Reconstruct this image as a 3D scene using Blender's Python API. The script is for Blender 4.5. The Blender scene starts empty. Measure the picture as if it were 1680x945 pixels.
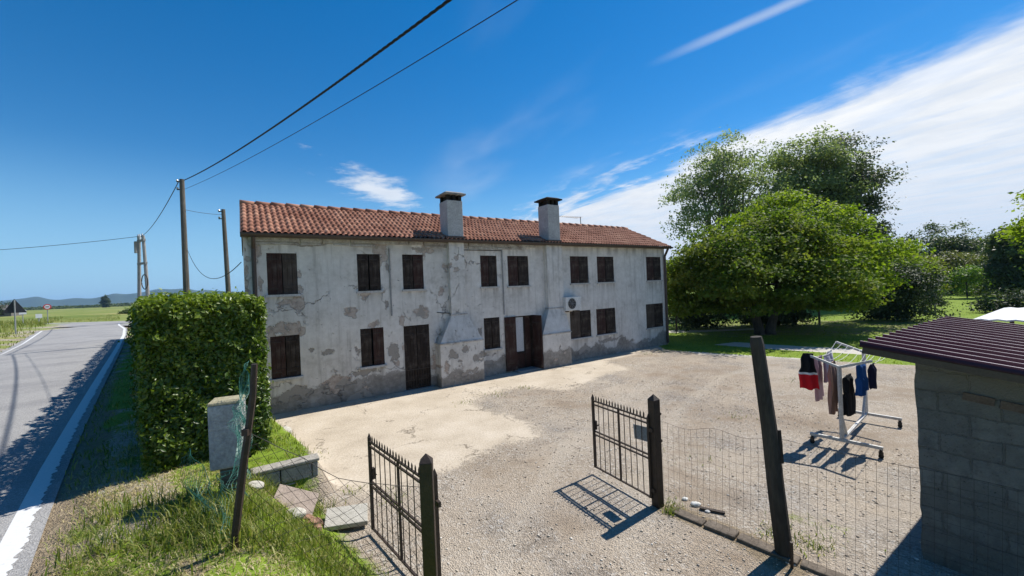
import bpy, math, random
import numpy as np
from mathutils import Vector, Matrix
rng = np.random.default_rng(7)
random.seed(7)
R = math.radians
sc = bpy.context.scene
col = sc.collection
CAM_Z = 3.04

# ------------------------------------------------------------------ materials
class G:
    """small node-graph helper"""
    def __init__(s, name, tree=None):
        if tree is None:
            s.m = bpy.data.materials.new(name); s.m.use_nodes = True; s.t = s.m.node_tree; s.t.nodes.clear()
            s.out = s.t.nodes.new('ShaderNodeOutputMaterial')
        else:
            s.t = tree
    def n(s, typ, ins=None, **props):
        nd = s.t.nodes.new('ShaderNode' + typ)
        for k, v in props.items(): setattr(nd, k, v)
        for k, v in (ins or {}).items():
            sk = nd.inputs[k]
            if isinstance(v, bpy.types.NodeSocket): s.t.links.new(v, sk)
            elif isinstance(v, bpy.types.Node): s.t.links.new(v.outputs[0], sk)
            else:
                if hasattr(sk.default_value, '__len__') and len(sk.default_value) == 4 and len(v) == 3: v = (*v, 1)
                sk.default_value = v
        return nd
    def obj(s): return s.n('TexCoord').outputs['Object']
    def noise(s, vec, scale, detail=4, rough=.55, dist=0):
        return s.n('TexNoise', {'Vector': vec, 'Scale': scale, 'Detail': detail, 'Roughness': rough, 'Distortion': dist}).outputs[0]
    def math(s, op, a, b=0.0, c=None):
        d = {0: a, 1: b}
        if c is not None: d[2] = c
        return s.n('Math', d, operation=op).outputs[0]
    def mix(s, f, a, b, bt='MIX'):
        nd = s.t.nodes.new('ShaderNodeMix'); nd.data_type = 'RGBA'; nd.blend_type = bt
        for sk, v in ((nd.inputs[0], f), (nd.inputs[6], a), (nd.inputs[7], b)):
            if isinstance(v, bpy.types.NodeSocket): s.t.links.new(v, sk)
            elif isinstance(v, (int, float)): sk.default_value = v
            else: sk.default_value = (*v, 1)
        return nd.outputs[2]
    def ramp(s, f, stops, interp='LINEAR'):
        nd = s.n('ValToRGB', {0: f}); cr = nd.color_ramp; cr.interpolation = interp
        while len(cr.elements) < len(stops): cr.elements.new(1)
        for e, (p, c) in zip(cr.elements, stops):
            e.position = p; e.color = (*c, 1) if hasattr(c, '__len__') else (c, c, c, 1)
        return nd.outputs[0]
    def sstep(s, v, a, b):
        nd = s.n('MapRange', {0: v, 1: a, 2: b, 3: 0.0, 4: 1.0}, interpolation_type='SMOOTHSTEP'); return nd.outputs[0]
    def attr(s, name): return s.n('Attribute', attribute_name=name).outputs['Fac']
    def bump(s, h, dist, strength=1.0):
        return s.n('Bump', {'Height': h, 'Distance': dist, 'Strength': strength}).outputs[0]
    def done(s, color, rough=.8, normal=None, metal=0.0, spec=.3, **extra):
        d = {'Base Color': color, 'Roughness': rough, 'Metallic': metal, 'Specular IOR Level': spec}
        if normal is not None: d['Normal'] = normal
        d.update(extra)
        b = s.n('BsdfPrincipled', d)
        s.t.links.new(b.outputs[0], s.out.inputs[0]); return s.m

def varied(name, c1, c2, scale=6, rough=.8, bump=0.0, bscale=40, metal=0.0, spec=.3, stretch=None):
    g = G(name); o = g.obj()
    if stretch: o = g.n('Mapping', {0: o, 3: stretch}).outputs[0]
    f = g.noise(o, scale, 5, .65)
    c = g.ramp(f, [(.3, c1), (.7, c2)])
    f2 = g.noise(o, bscale, 3)
    c = g.mix(g.sstep(f2, .35, .7), g.mix(.25, c, (0, 0, 0)), c)
    nm = g.bump(f2, bump) if bump else None
    return g.done(c, rough, nm, metal, spec)

def wood(name, c1, c2, scale=1.0, axis='Z', rough=.75):
    g = G(name); o = g.obj()
    st = {'Z': (26, 26, 1.6), 'X': (1.6, 26, 26)}[axis]
    v = g.n('Mapping', {0: o, 3: st}).outputs[0]
    f = g.noise(v, scale, 5, .7, .4)
    f3 = g.noise(o, 3.5, 4, .6)
    c = g.ramp(f, [(.28, c1), (.72, c2)])
    c = g.mix(g.sstep(f3, .45, .8), c, g.mix(.5, c, (.16, .13, .11)))
    return g.done(c, rough, g.bump(f, .004), spec=.25)

def leaf_mat(name, c1, c2, c3, trans=.35, rough=.5, spec=.35):
    g = G(name)
    t = g.attr('tint'); o = g.obj()
    big = g.noise(o, .9, 3)
    f = g.math('ADD', g.math('MULTIPLY', t, .75), g.math('MULTIPLY', big, .3))
    c = g.ramp(f, [(.1, c1), (.45, c2), (.9, c3)])
    p = g.n('BsdfPrincipled', {'Base Color': c, 'Roughness': rough, 'Specular IOR Level': spec})
    tc = g.mix(.55, c, g.mix(1, c, (1.6, 1.9, .5), 'MULTIPLY'))
    tr = g.n('BsdfTranslucent', {'Color': tc})
    mx = g.n('MixShader', {0: trans, 1: p.outputs[0], 2: tr.outputs[0]})
    g.t.links.new(mx.outputs[0], g.out.inputs[0]); return g.m

# ------------------------------------------------------------------ mesh helpers
def np_mesh(name, V, quads=None, tris=None, attrs=None, mat=None, smooth=False, face_attrs=None):
    me = bpy.data.meshes.new(name)
    V = np.asarray(V, np.float32).reshape(-1, 3)
    parts, starts, tot, off = [], [], [], 0
    for F, k in ((quads, 4), (tris, 3)):
        if F is None or len(F) == 0: continue
        F = np.asarray(F, np.int32).reshape(-1, k)
        parts.append(F.ravel()); starts.append(off + np.arange(len(F)) * k); tot.append(np.full(len(F), k)); off += F.size
    L = np.concatenate(parts)
    me.vertices.add(len(V)); me.vertices.foreach_set('co', V.ravel())
    me.loops.add(len(L)); me.loops.foreach_set('vertex_index', L.astype(np.int32))
    st = np.concatenate(starts).astype(np.int32)
    me.polygons.add(len(st)); me.polygons.foreach_set('loop_start', st)
    try: me.polygons.foreach_set('loop_total', np.concatenate(tot).astype(np.int32))
    except Exception: pass
    if smooth: me.polygons.foreach_set('use_smooth', np.ones(len(st), bool))
    for k, a in (attrs or {}).items():
        at = me.attributes.new(k, 'FLOAT', 'POINT'); at.data.foreach_set('value', np.asarray(a, np.float32))
    for k, a in (face_attrs or {}).items():
        at = me.attributes.new(k, 'FLOAT', 'FACE'); at.data.foreach_set('value', np.asarray(a, np.float32))
    me.update(calc_edges=True); me.validate()
    if mat: me.materials.append(mat)
    return me

def link(name, me, parent=None):
    o = bpy.data.objects.new(name, me); col.objects.link(o)
    if parent: o.parent = parent
    return o

def thing(name, label, cat, loc=(0, 0, 0), rz=0.0, group=None):
    o = bpy.data.objects.new(name, None); col.objects.link(o); o.empty_display_size = .2
    o.location = loc; o.rotation_euler = (0, 0, rz)
    tag(o, label, cat, group); return o
def tag(o, label=None, cat=None, group=None, kind=None):
    if label: o['label'] = label
    if cat: o['category'] = cat
    if group: o['group'] = group
    if kind: o['kind'] = kind
    return o

class MB:
    def __init__(s): s.v = []; s.f = []; s.mi = []
    def add(s, vs, fs, m=0):
        b = len(s.v); s.v += [tuple(map(float, v)) for v in vs]; s.f += [tuple(b + i for i in f) for f in fs]; s.mi += [m] * len(fs); return s
    def box(s, c, size, rot=None, m=0, top=None):
        x, y, z = (k / 2 for k in size); tx, ty = top if top else (1, 1)
        P = [Vector((a * x * (tx if q > 0 else 1), b * y * (ty if q > 0 else 1), q * z)) for q in (-1, 1) for a, b in ((-1, -1), (1, -1), (1, 1), (-1, 1))]
        if rot is not None: P = [rot @ p for p in P]
        c = Vector(c); P = [p + c for p in P]
        return s.add(P, [(0, 3, 2, 1), (4, 5, 6, 7), (0, 1, 5, 4), (1, 2, 6, 5), (2, 3, 7, 6), (3, 0, 4, 7)], m)
    def span(s, x0, x1, y0, y1, z0, z1, m=0): return s.box(((x0 + x1) / 2, (y0 + y1) / 2, (z0 + z1) / 2), (x1 - x0, y1 - y0, z1 - z0), m=m)
    def tube(s, pts, r, n=6, m=0, caps=True):
        pts = [Vector(p) for p in pts]; rs = r if hasattr(r, '__len__') else [r] * len(pts)
        rings = []; up = Vector((0, 0, 1))
        for i, p in enumerate(pts):
            d = (pts[min(i + 1, len(pts) - 1)] - pts[max(i - 1, 0)])
            d = d.normalized() if d.length > 1e-9 else up
            a = d.cross(up)
            if a.length < 1e-3: a = d.cross(Vector((1, 0, 0)))
            a.normalize(); b = d.cross(a)
            rings.append([p + (a * math.cos(2 * math.pi * k / n) + b * math.sin(2 * math.pi * k / n)) * rs[i] for k in range(n)])
        vs = [v for rg in rings for v in rg]; fs = []
        for i in range(len(pts) - 1):
            for k in range(n):
                k2 = (k + 1) % n; fs.append((i * n + k, i * n + k2, (i + 1) * n + k2, (i + 1) * n + k))
        if caps: fs += [tuple(range(n - 1, -1, -1)), tuple(range((len(pts) - 1) * n, len(pts) * n))]
        return s.add(vs, fs, m)
    def prism(s, poly, z0, z1, m=0):
        k = len(poly); vs = [(x, y, z0) for x, y in poly] + [(x, y, z1) for x, y in poly]
        fs = [tuple(range(k - 1, -1, -1)), tuple(range(k, 2 * k))] + [(i, (i + 1) % k, k + (i + 1) % k, k + i) for i in range(k)]
        return s.add(vs, fs, m)
    def build(s, name, mats, parent=None, world=False, bevel=0.0, smooth=False):
        me = bpy.data.meshes.new(name)
        vs = s.v
        if world and parent is not None:
            l = parent.location; vs = [(a - l.x, b - l.y, c - l.z) for a, b, c in vs]
        me.from_pydata(vs, [], s.f)
        for mt in (mats if isinstance(mats, (list, tuple)) else [mats]): me.materials.append(mt)
        me.polygons.foreach_set('material_index', s.mi)
        if smooth: me.polygons.foreach_set('use_smooth', [True] * len(s.f))
        me.update()
        o = link(name, me, parent)
        if bevel:
            b = o.modifiers.new('Bevel', 'BEVEL'); b.width = bevel; b.segments = 2; b.limit_method = 'ANGLE'
        return o

# value noise in python for masks
_perm = rng.random((256, 256))
def vnoise(x, y):
    x = np.asarray(x, float); y = np.asarray(y, float)
    xi = np.floor(x).astype(int); yi = np.floor(y).astype(int); fx = x - xi; fy = y - yi
    fx = fx * fx * (3 - 2 * fx); fy = fy * fy * (3 - 2 * fy)
    g = lambda a, b: _perm[a & 255, b & 255]
    return (g(xi, yi) * (1 - fx) + g(xi + 1, yi) * fx) * (1 - fy) + (g(xi, yi + 1) * (1 - fx) + g(xi + 1, yi + 1) * fx) * fy
def fbm(x, y, o=4):
    s = 0; a = .5
    for i in range(o): s = s + a * vnoise(x * 2 ** i + 17.3 * i, y * 2 ** i + 9.1 * i); a *= .5
    return s
def sstep(v, a, b):
    t = np.clip((v - a) / (b - a), 0, 1); return t * t * (3 - 2 * t)
def poly_sdf(x, y, P):
    """signed distance, negative inside"""
    P = np.asarray(P, float); d = np.full(np.shape(x), 1e9); ins = np.zeros(np.shape(x), bool)
    for (x0, y0), (x1, y1) in zip(P, np.roll(P, -1, 0)):
        ex, ey = x1 - x0, y1 - y0; t = np.clip(((x - x0) * ex + (y - y0) * ey) / (ex * ex + ey * ey), 0, 1)
        d = np.minimum(d, np.hypot(x - x0 - t * ex, y - y0 - t * ey))
        c = ((y0 > y) != (y1 > y)) & (x < (x1 - x0) * (y - y0) / (y1 - y0 + 1e-12) + x0); ins ^= c
    return np.where(ins, -d, d)
def line_sd(x, y, P):
    """signed distance to a polyline, positive on its right"""
    P = np.asarray(P, float); best = np.full(np.shape(x), 1e9); sg = np.zeros(np.shape(x))
    for (x0, y0), (x1, y1) in zip(P[:-1], P[1:]):
        ex, ey = x1 - x0, y1 - y0; t = np.clip(((x - x0) * ex + (y - y0) * ey) / (ex * ex + ey * ey), 0, 1)
        d = np.hypot(x - x0 - t * ex, y - y0 - t * ey); cr = ex * (y - y0) - ey * (x - x0)
        up = d < best - 1e-9; best = np.where(up, d, best); sg = np.where(up, -np.sign(cr), sg)
    return best * sg

# ------------------------------------------------------------------ layout
REDGE = [(16, -17.4), (4.4, -5.5), (-4.06, 3.171), (-6.036, 5.257), (-8.009, 7.395), (-11.473, 11.179), (-18.6, 19.0), (-26.252, 27.31), (-33, 34.4), (-39.9, 41.0), (-43.0, 44.2)]
LEDGE = [(13, -20.7), (1.3, -8.7), (-7.3, .15), (-12.2, 5.4), (-16.3, 9.9), (-22.869, 17.976), (-28.609, 23.6), (-36.605, 31.031), (-43.0, 37.0)]
ROAD_Z = .95
BED = [(-3.02, 6.05), (-3.5, 6.75), (-5.3, 8.7), (-6.4, 8.6), (-5.8, 6.0), (-4.45, 5.15)]
def gz(x, y):
    x = np.asarray(x, float); y = np.asarray(y, float)
    q = line_sd(x, y, REDGE)
    far = sstep(q, 2.75, 1.3)
    z = ROAD_Z * np.where(q < 1.3, 1, far)
    z = np.where(q > 0, z + .05 * sstep(q, .2, .7) * far, z)
    b = poly_sdf(x, y, BED)
    z = np.maximum(z, .52 * sstep(b, .3, -.05))
    ql = line_sd(x, y, LEDGE)              # left bank of the road
    z = z + np.where(ql < 0, .3 * sstep(-ql, .6, 3.5) * sstep(y, 8, 20) * sstep(y, 60, 40), 0)
    z = z + np.where(q < -14, -.15 * sstep(-q, 14, 40), 0)
    z = z + .02 * (fbm(x * 1.3, y * 1.3) - .5) * np.where(np.hypot(x, y) < 60, 1, 0)
    return z
def gz1(x, y): return float(gz(np.array([x]), np.array([y]))[0])

# ------------------------------------------------------------------ ground material
def ground_material():
    g = G('ground_surface'); o = g.obj()
    n1 = g.noise(o, 1.1, 6, .6); n2 = g.noise(o, 5, 5, .65); n3 = g.noise(o, 22, 4, .6); n4 = g.noise(o, .25, 4, .6)
    jit = g.math('MULTIPLY', g.math('SUBTRACT', g.math('ADD', g.math('MULTIPLY', n2, .35), g.math('ADD', g.math('MULTIPLY', n1, .4), g.math('MULTIPLY', n3, .35))), .55), 1.7)
    def mask(a, w=.18): return g.sstep(g.math('ADD', g.attr(a), jit), .5 - w, .5 + w)
    # gravel: pebbles of several sizes
    v1 = g.n('TexVoronoi', {'Vector': o, 'Scale': 52.0, 'Randomness': 1.0}); v2 = g.n('TexVoronoi', {'Vector': o, 'Scale': 110.0})
    v0 = g.n('TexVoronoi', {'Vector': o, 'Scale': 27.0})
    sepc = g.n('SeparateColor', {0: v1.outputs['Color']}); sepd = g.n('SeparateColor', {0: v2.outputs['Color']}); sep0 = g.n('SeparateColor', {0: v0.outputs['Color']})
    peb = g.ramp(sepc.outputs[0], [(0, (.17, .135, .105)), (.22, (.31, .255, .20)), (.6, (.44, .375, .30)), (.88, (.53, .47, .395)), (1, (.76, .72, .65))])
    peb2 = g.ramp(sepd.outputs[0], [(0, (.20, .16, .125)), (.4, (.38, .32, .255)), (.8, (.49, .43, .355)), (1, (.64, .59, .52))])
    grav = g.mix(.45, peb, peb2)
    grav = g.mix(g.sstep(sep0.outputs[0], .86, .9), grav, g.mix(.5, grav, (.68, .65, .60)))
    sand = g.mix(n3, (.45, .375, .29), (.57, .49, .395))
    grav = g.mix(.08, grav, sand); grav = g.mix(1, grav, (.97, .965, .955), 'MULTIPLY')
    n7 = g.noise(o, .33, 5, .6); grav = g.mix(g.sstep(n7, .5, .62), grav, g.mix(1, grav, (.80, .82, .86), 'MULTIPLY'))
    grav = g.mix(g.sstep(g.math('ADD', n1, g.math('MULTIPLY', n2, .3)), .50, .78), grav, g.mix(.75, grav, sand))
    n6 = g.noise(o, .55, 6, .62); grav = g.mix(g.sstep(n6, .50, .66), grav, g.mix(.6, grav, (.27, .205, .145)))
    grav = g.mix(g.sstep(n4, .42, .62), grav, g.mix(1, grav, (.90, .87, .84), 'MULTIPLY'))
    grav = g.mix(g.math('MULTIPLY', g.attr('m_grey'), .8), grav, g.mix(1, grav, (.88, .92, .99), 'MULTIPLY'))
    # worn concrete
    wv = g.n('VectorMath', {0: o, 1: g.n('VectorMath', {0: g.n('TexNoise', {'Vector': o, 'Scale': 1.1, 'Detail': 8.0, 'Roughness': .7}).outputs[1], 'Scale': 1.5}, operation='SCALE').outputs[0]}, operation='ADD').outputs[0]
    cr = g.n('TexVoronoi', {'Vector': wv, 'Scale': .55}, feature='DISTANCE_TO_EDGE')
    crack = g.sstep(cr.outputs[0], .009, .002)
    crack = g.math('MULTIPLY', crack, g.sstep(g.noise(o, 1.3, 4), .46, .60))
    con = g.ramp(g.math('ADD', g.math('MULTIPLY', n1, .6), g.math('MULTIPLY', n3, .4)), [(.3, (.33, .275, .21)), (.5, (.45, .385, .30)), (.7, (.54, .475, .39))])
    con = g.mix(g.sstep(n2, .56, .72), con, g.mix(.35, con, (.30, .245, .19)))
    con = g.mix(g.math('MULTIPLY', crack, .8), con, (.20, .155, .115))
    # soil
    soil = g.ramp(g.math('ADD', g.math('MULTIPLY', n3, .6), g.math('MULTIPLY', n2, .4)), [(.3, (.17, .13, .085)), (.55, (.31, .245, .165)), (.75, (.45, .375, .27))])
    # short turf
    stk = g.n('Mapping', {0: o, 3: (1, 1, 1)}).outputs[0]
    t3 = g.noise(stk, 60, 3, .7)
    gr = g.ramp(g.math('ADD', g.math('MULTIPLY', t3, .55), g.math('MULTIPLY', n1, .45)), [(.3, (.07, .12, .012)), (.5, (.15, .22, .02)), (.72, (.25, .31, .05))])
    fld = g.ramp(g.noise(o, .06, 5, .6), [(.35, (.10, .15, .025)), (.5, (.17, .20, .05)), (.68, (.27, .25, .095))])
    gr = g.mix(g.attr('m_field'), gr, fld)
    trk = g.math('MULTIPLY', g.sstep(g.math('ADD', g.attr('m_track'), jit), .3, .8), .28)
    grav = g.mix(trk, grav, g.mix(n3, (.50, .435, .35), (.60, .53, .44)))
    c = grav
    c = g.mix(mask('m_con', .16), c, con)
    c = g.mix(mask('m_soil'), c, soil)
    c = g.mix(mask('m_grass'), c, gr)
    c = g.mix(mask('m_path', .1), c, g.mix(n3, (.40, .37, .32), (.52, .49, .43)))
    gm = g.math('MULTIPLY', g.math('SUBTRACT', 1.0, mask('m_con', .16)), g.math('SUBTRACT', 1.0, mask('m_grass')))
    h = g.math('ADD', g.math('MULTIPLY', g.math('ADD', v1.outputs[0], g.math('MULTIPLY', v2.outputs[0], .6)), gm), g.math('MULTIPLY', n3, .5))
    h = g.math('SUBTRACT', h, g.math('MULTIPLY', crack, .5))
    nm = g.n('Bump', {'Height': h, 'Distance': .028, 'Strength': .85}).outputs[0]
    return g.done(c, .92, nm, spec=.15)

def build_ground():
    def axis(lo, hi, c0, c1, st):
        a = list(np.arange(c0, c1, st)); k = st; x = a[-1]
        while x < hi: k *= 1.16; x += k; a.append(x)
        k = st; x = a[0]; b = []
        while x > lo: k *= 1.16; x -= k; b.append(x)
        return np.array(b[::-1] + a)
    xs = axis(-5200, 5200, -8.5, 11.5, .095); ys = axis(-5200, 5200, 2.4, 20, .095)
    X, Y = np.meshgrid(xs, ys); sh = X.shape; x = X.ravel(); y = Y.ravel()
    z = gz(x, y)
    q = line_sd(x, y, REDGE); ql = line_sd(x, y, LEDGE)
    onroad = (q < -.1) & (ql > .1); z = np.where(onroad, ROAD_Z - .12, z)
    b = poly_sdf(x, y, BED)
    nn = fbm(x * .9, y * .9)
    CON = [(-6.9, 10.4), (-5.4, 8.6), (-3.4, 6.7), (-2.5, 6.2), (-1.6, 6.4), (-.55, 7.5), (.45, 8.25), (.2, 9.2), (-1.4, 11.0), (-.2, 12.1), (.35, 12.45), (1.4, 11.75), (2.6, 13.1), (4.0, 14.3), (3.6, 16.1), (7.1, 18.9), (7.3, 19.9), (6.6, 19.2), (-7, 10.2)]
    m_con = np.clip(.5 - poly_sdf(x, y, CON) / 1.3, 0, 1)
    LAWN = [(6.9, 19.6), (6.75, 18.1), (7.7, 16.8), (9.5, 15.6), (10.9, 14.4), (12.7, 13.1), (20, 8.5), (80, -30), (6000, -3000), (6000, 6000), (-2500, 6000), (-20, 30), (-9.5, 15.2), (6.6, 25)]
    lawn = np.clip(.5 - poly_sdf(x, y, LAWN) / .5, 0, 1)
    verge = np.where(q > 0, sstep(q, 2.95, 2.3), 0) * sstep(q, .05, .55)
    side = np.where(ql < 0, sstep(-ql, .15, .7), 0)
    beyond = sstep(y - (54.6 - .23 * (x + 66)), 0, 1.5) * (q < 4)
    grass = np.maximum.reduce([verge * .95, np.clip(.5 - b / .4, 0, 1), lawn, side, beyond])
    bk = (-(x + 6.565) * .548 + (y - 10.39) * .8365 > 4.5) & (q > 2.7) & (y > 12) & (x < 6); grass = np.where(bk, 1, grass)
    grass = np.maximum(grass, .62 * sstep(poly_sdf(x, y, [(2.1, 5.35), (3.3, 4.55), (4.2, 4.6), (3.5, 5.4)]), .2, -.2) * (nn > .5) * .55)
    soil = np.maximum(np.where((q > 0) & (q < 3.2), sstep(fbm(x * 1.6 + 4, y * 1.6), .5, .6) * .75 * sstep(q, 3.2, 2.4), 0), np.where((q > -.1) & (q < .5), .8, 0))
    grass = grass * np.where((q > 0) & (q < 1.1) & (y < 8), .42 + .55 * sstep(fbm(x * 1.4 + 9, y * 1.4), .44, .6), 1)
    curb = [(1.75, 5.45), (2.35, 4.85), (2.7, 4.1), (3.05, 4.2), (2.75, 4.75), (2.1, 5.5)]
    soil = np.maximum(soil, np.clip(.62 - poly_sdf(x, y, curb) / .25, 0, .95))
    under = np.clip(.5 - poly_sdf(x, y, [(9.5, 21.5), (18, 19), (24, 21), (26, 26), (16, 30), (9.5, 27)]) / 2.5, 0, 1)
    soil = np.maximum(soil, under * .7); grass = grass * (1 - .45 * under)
    P1 = [(9.3, 18.9), (11.2, 16.7), (14.1, 14.3), (18, 11.2), (18.6, 12.1), (14.9, 15.2), (12.2, 17.6), (10.6, 19.4)]
    P2 = [(8.6, 24.0), (14.5, 23.7), (14.5, 24.6), (8.6, 24.9)]
    P3 = [(6.9, 19.0), (7.4, 17.5), (9.3, 15.9), (10.6, 14.9), (10.3, 14.6), (7.5, 16.6)]
    path = np.maximum.reduce([np.clip(.5 - poly_sdf(x, y, P) / .3, 0, 1) for P in (P1, P2)] + [.8 * np.clip(.5 - poly_sdf(x, y, P3) / .4, 0, 1)])
    grey = sstep(nn, .42, .62) * sstep(x, -1, 2) * sstep(y, 9.5, 6)
    TR = [(.2, 3.0), (.55, 4.8), (1.6, 7.4), (3.4, 10.2), (6.0, 13.2), (9.5, 15.5)]; dt = np.abs(line_sd(x, y, TR)); track = np.clip(1 - np.abs(dt - .72) / .34, 0, 1) * sstep(y, 16, 12)
    field = np.maximum(np.where((ql < 0) | (beyond > .5), 1., 0.), np.where((q > 2.7) & (x < 0) & (y > 16), 1., 0.))
    I = np.arange(sh[0] * sh[1]).reshape(sh)
    F = np.stack([I[:-1, :-1], I[:-1, 1:], I[1:, 1:], I[1:, :-1]], -1).reshape(-1, 4)
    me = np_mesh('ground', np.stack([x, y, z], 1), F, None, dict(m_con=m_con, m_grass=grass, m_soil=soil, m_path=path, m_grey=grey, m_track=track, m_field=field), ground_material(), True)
    tag(link('ground', me), kind='structure')
build_ground()

# ------------------------------------------------------------------ road
def resample(P, n):
    P = np.asarray(P, float); s = np.r_[0, np.cumsum(np.hypot(*np.diff(P, axis=0).T))]; t = np.linspace(0, s[-1], n)
    # smoothed
    X = np.stack([np.interp(t, s, P[:, 0]), np.interp(t, s, P[:, 1])], 1)
    for _ in range(6): X[1:-1] = .25 * X[:-2] + .5 * X[1:-1] + .25 * X[2:]
    return X
def strip(name, A, B, z, mat, crown=0.0, nx=1, attrs=None):
    rows = []
    for k in range(nx + 1):
        t = k / nx; P = A * (1 - t) + B * t
        rows.append(np.c_[P, np.full(len(P), z) + crown * (4 * t * (1 - t))])
    V = np.concatenate(rows); n = len(A); F = []
    for k in range(nx):
        i = np.arange(n - 1); F.append(np.stack([k * n + i, (k + 1) * n + i, (k + 1) * n + i + 1, k * n + i + 1], 1))
    return np_mesh(name, V, np.concatenate(F), None, None, mat, True)
def asphalt():
    g = G('worn_asphalt'); o = g.obj()
    v = g.n('TexVoronoi', {'Vector': o, 'Scale': 90.0}); s_ = g.n('SeparateColor', {0: v.outputs['Color']})
    n1 = g.noise(o, .7, 5, .6); n2 = g.noise(o, 6, 4)
    c = g.ramp(s_.outputs[0], [(0, (.215, .208, .20)), (.5, (.285, .277, .268)), (1, (.37, .362, .35))])
    c = g.mix(g.sstep(n1, .4, .7), c, g.mix(1, c, (.80, .80, .82), 'MULTIPLY'))
    c = g.mix(g.sstep(n2, .62, .75), c, g.mix(1, c, (.85, .84, .82), 'MULTIPLY'))
    return g.done(c, .85, g.bump(v.outputs[0], .006), spec=.25)
def paint():
    g = G('road_paint'); o = g.obj()
    n = g.noise(o, 9, 6, .7); m = g.sstep(n, .64, .74)
    c = g.mix(m, g.mix(g.noise(o, 30, 3), (.50, .50, .49), (.66, .66, .65)), (.25, .24, .23))
    return g.done(c, .7, spec=.3)
ASPH = asphalt(); PAINT = paint()
RA = resample(REDGE, 160); RB = resample(LEDGE, 160)
nrm = lambda P: (lambda d: np.c_[d[:, 1], -d[:, 0]] / np.hypot(d[:, 0], d[:, 1])[:, None])(np.gradient(P, axis=0))
road = link('road', strip('road', RB - nrm(RB) * .35, RA + nrm(RA) * .12, ROAD_Z + .012, ASPH, .03, 4)); tag(road, kind='structure')
# crossing road at the end
cd = np.array([14.6, -3.2]); cd /= np.hypot(*cd); cn = np.array([-cd[1], cd[0]]); c0 = np.array([-63.6, 54.0])
t = np.linspace(-160, 60, 40)[:, None]
FA = c0 + cd * t - cn * 8.6; FB = c0 + cd * t - cn * .0
me = strip('road', FA, FB, ROAD_Z + .006, ASPH, .0, 2); tag(link('crossing_road', me), kind='structure')
# painted edge lines: worn, ragged on the verge side
def ragged(P, w0, w1, amp, z, name):
    n_ = nrm(P); s = np.arange(len(P)) * 1.0
    off = amp * (.6 * vnoise(s * .35, s * 0 + 3) + .7 * vnoise(s * 1.9, s * 0 + 8) - .5)
    return strip(name, P + n_ * w0, P + n_ * (w1 + off)[:, None] if hasattr(off, '__len__') else P + n_ * w1, z, PAINT, 0, 1)
RAd = resample(REDGE, 3000); RBd = resample(LEDGE, 900)
tag(link('road_edge_line', ragged(RAd, -.13, .015, .06, ROAD_Z + .018, 'road_edge_line')), kind='structure')
tag(link('road_edge_line', ragged(RBd, -.09, .05, .03, ROAD_Z + .018, 'road_edge_line')), kind='structure')
tt = np.linspace(-100, -2.0, 60)[:, None]
tag(link('road_edge_line', strip('road_edge_line', c0 + cd * tt - cn * .35, c0 + cd * tt - cn * .15, ROAD_Z + .012, PAINT)), kind='structure')
tt = np.linspace(2.0, 30, 40)[:, None]
tag(link('road_edge_line', strip('road_edge_line', c0 + cd * tt - cn * .35, c0 + cd * tt - cn * .15, ROAD_Z + .012, PAINT)), kind='structure')
TYRE = varied('tyre_rubber_mark', (.155, .15, .145), (.22, .215, .208), 5, .85)
def mark(P, w, name):
    P = resample(P, 60); n_ = nrm(P); wv = (w * np.minimum(1, np.minimum(np.linspace(.2, 8, 60), np.linspace(8, .2, 60))))[:, None]
    tag(link(name, strip(name, P - n_ * wv, P + n_ * wv, ROAD_Z + .050, TYRE)), kind='structure')

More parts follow.
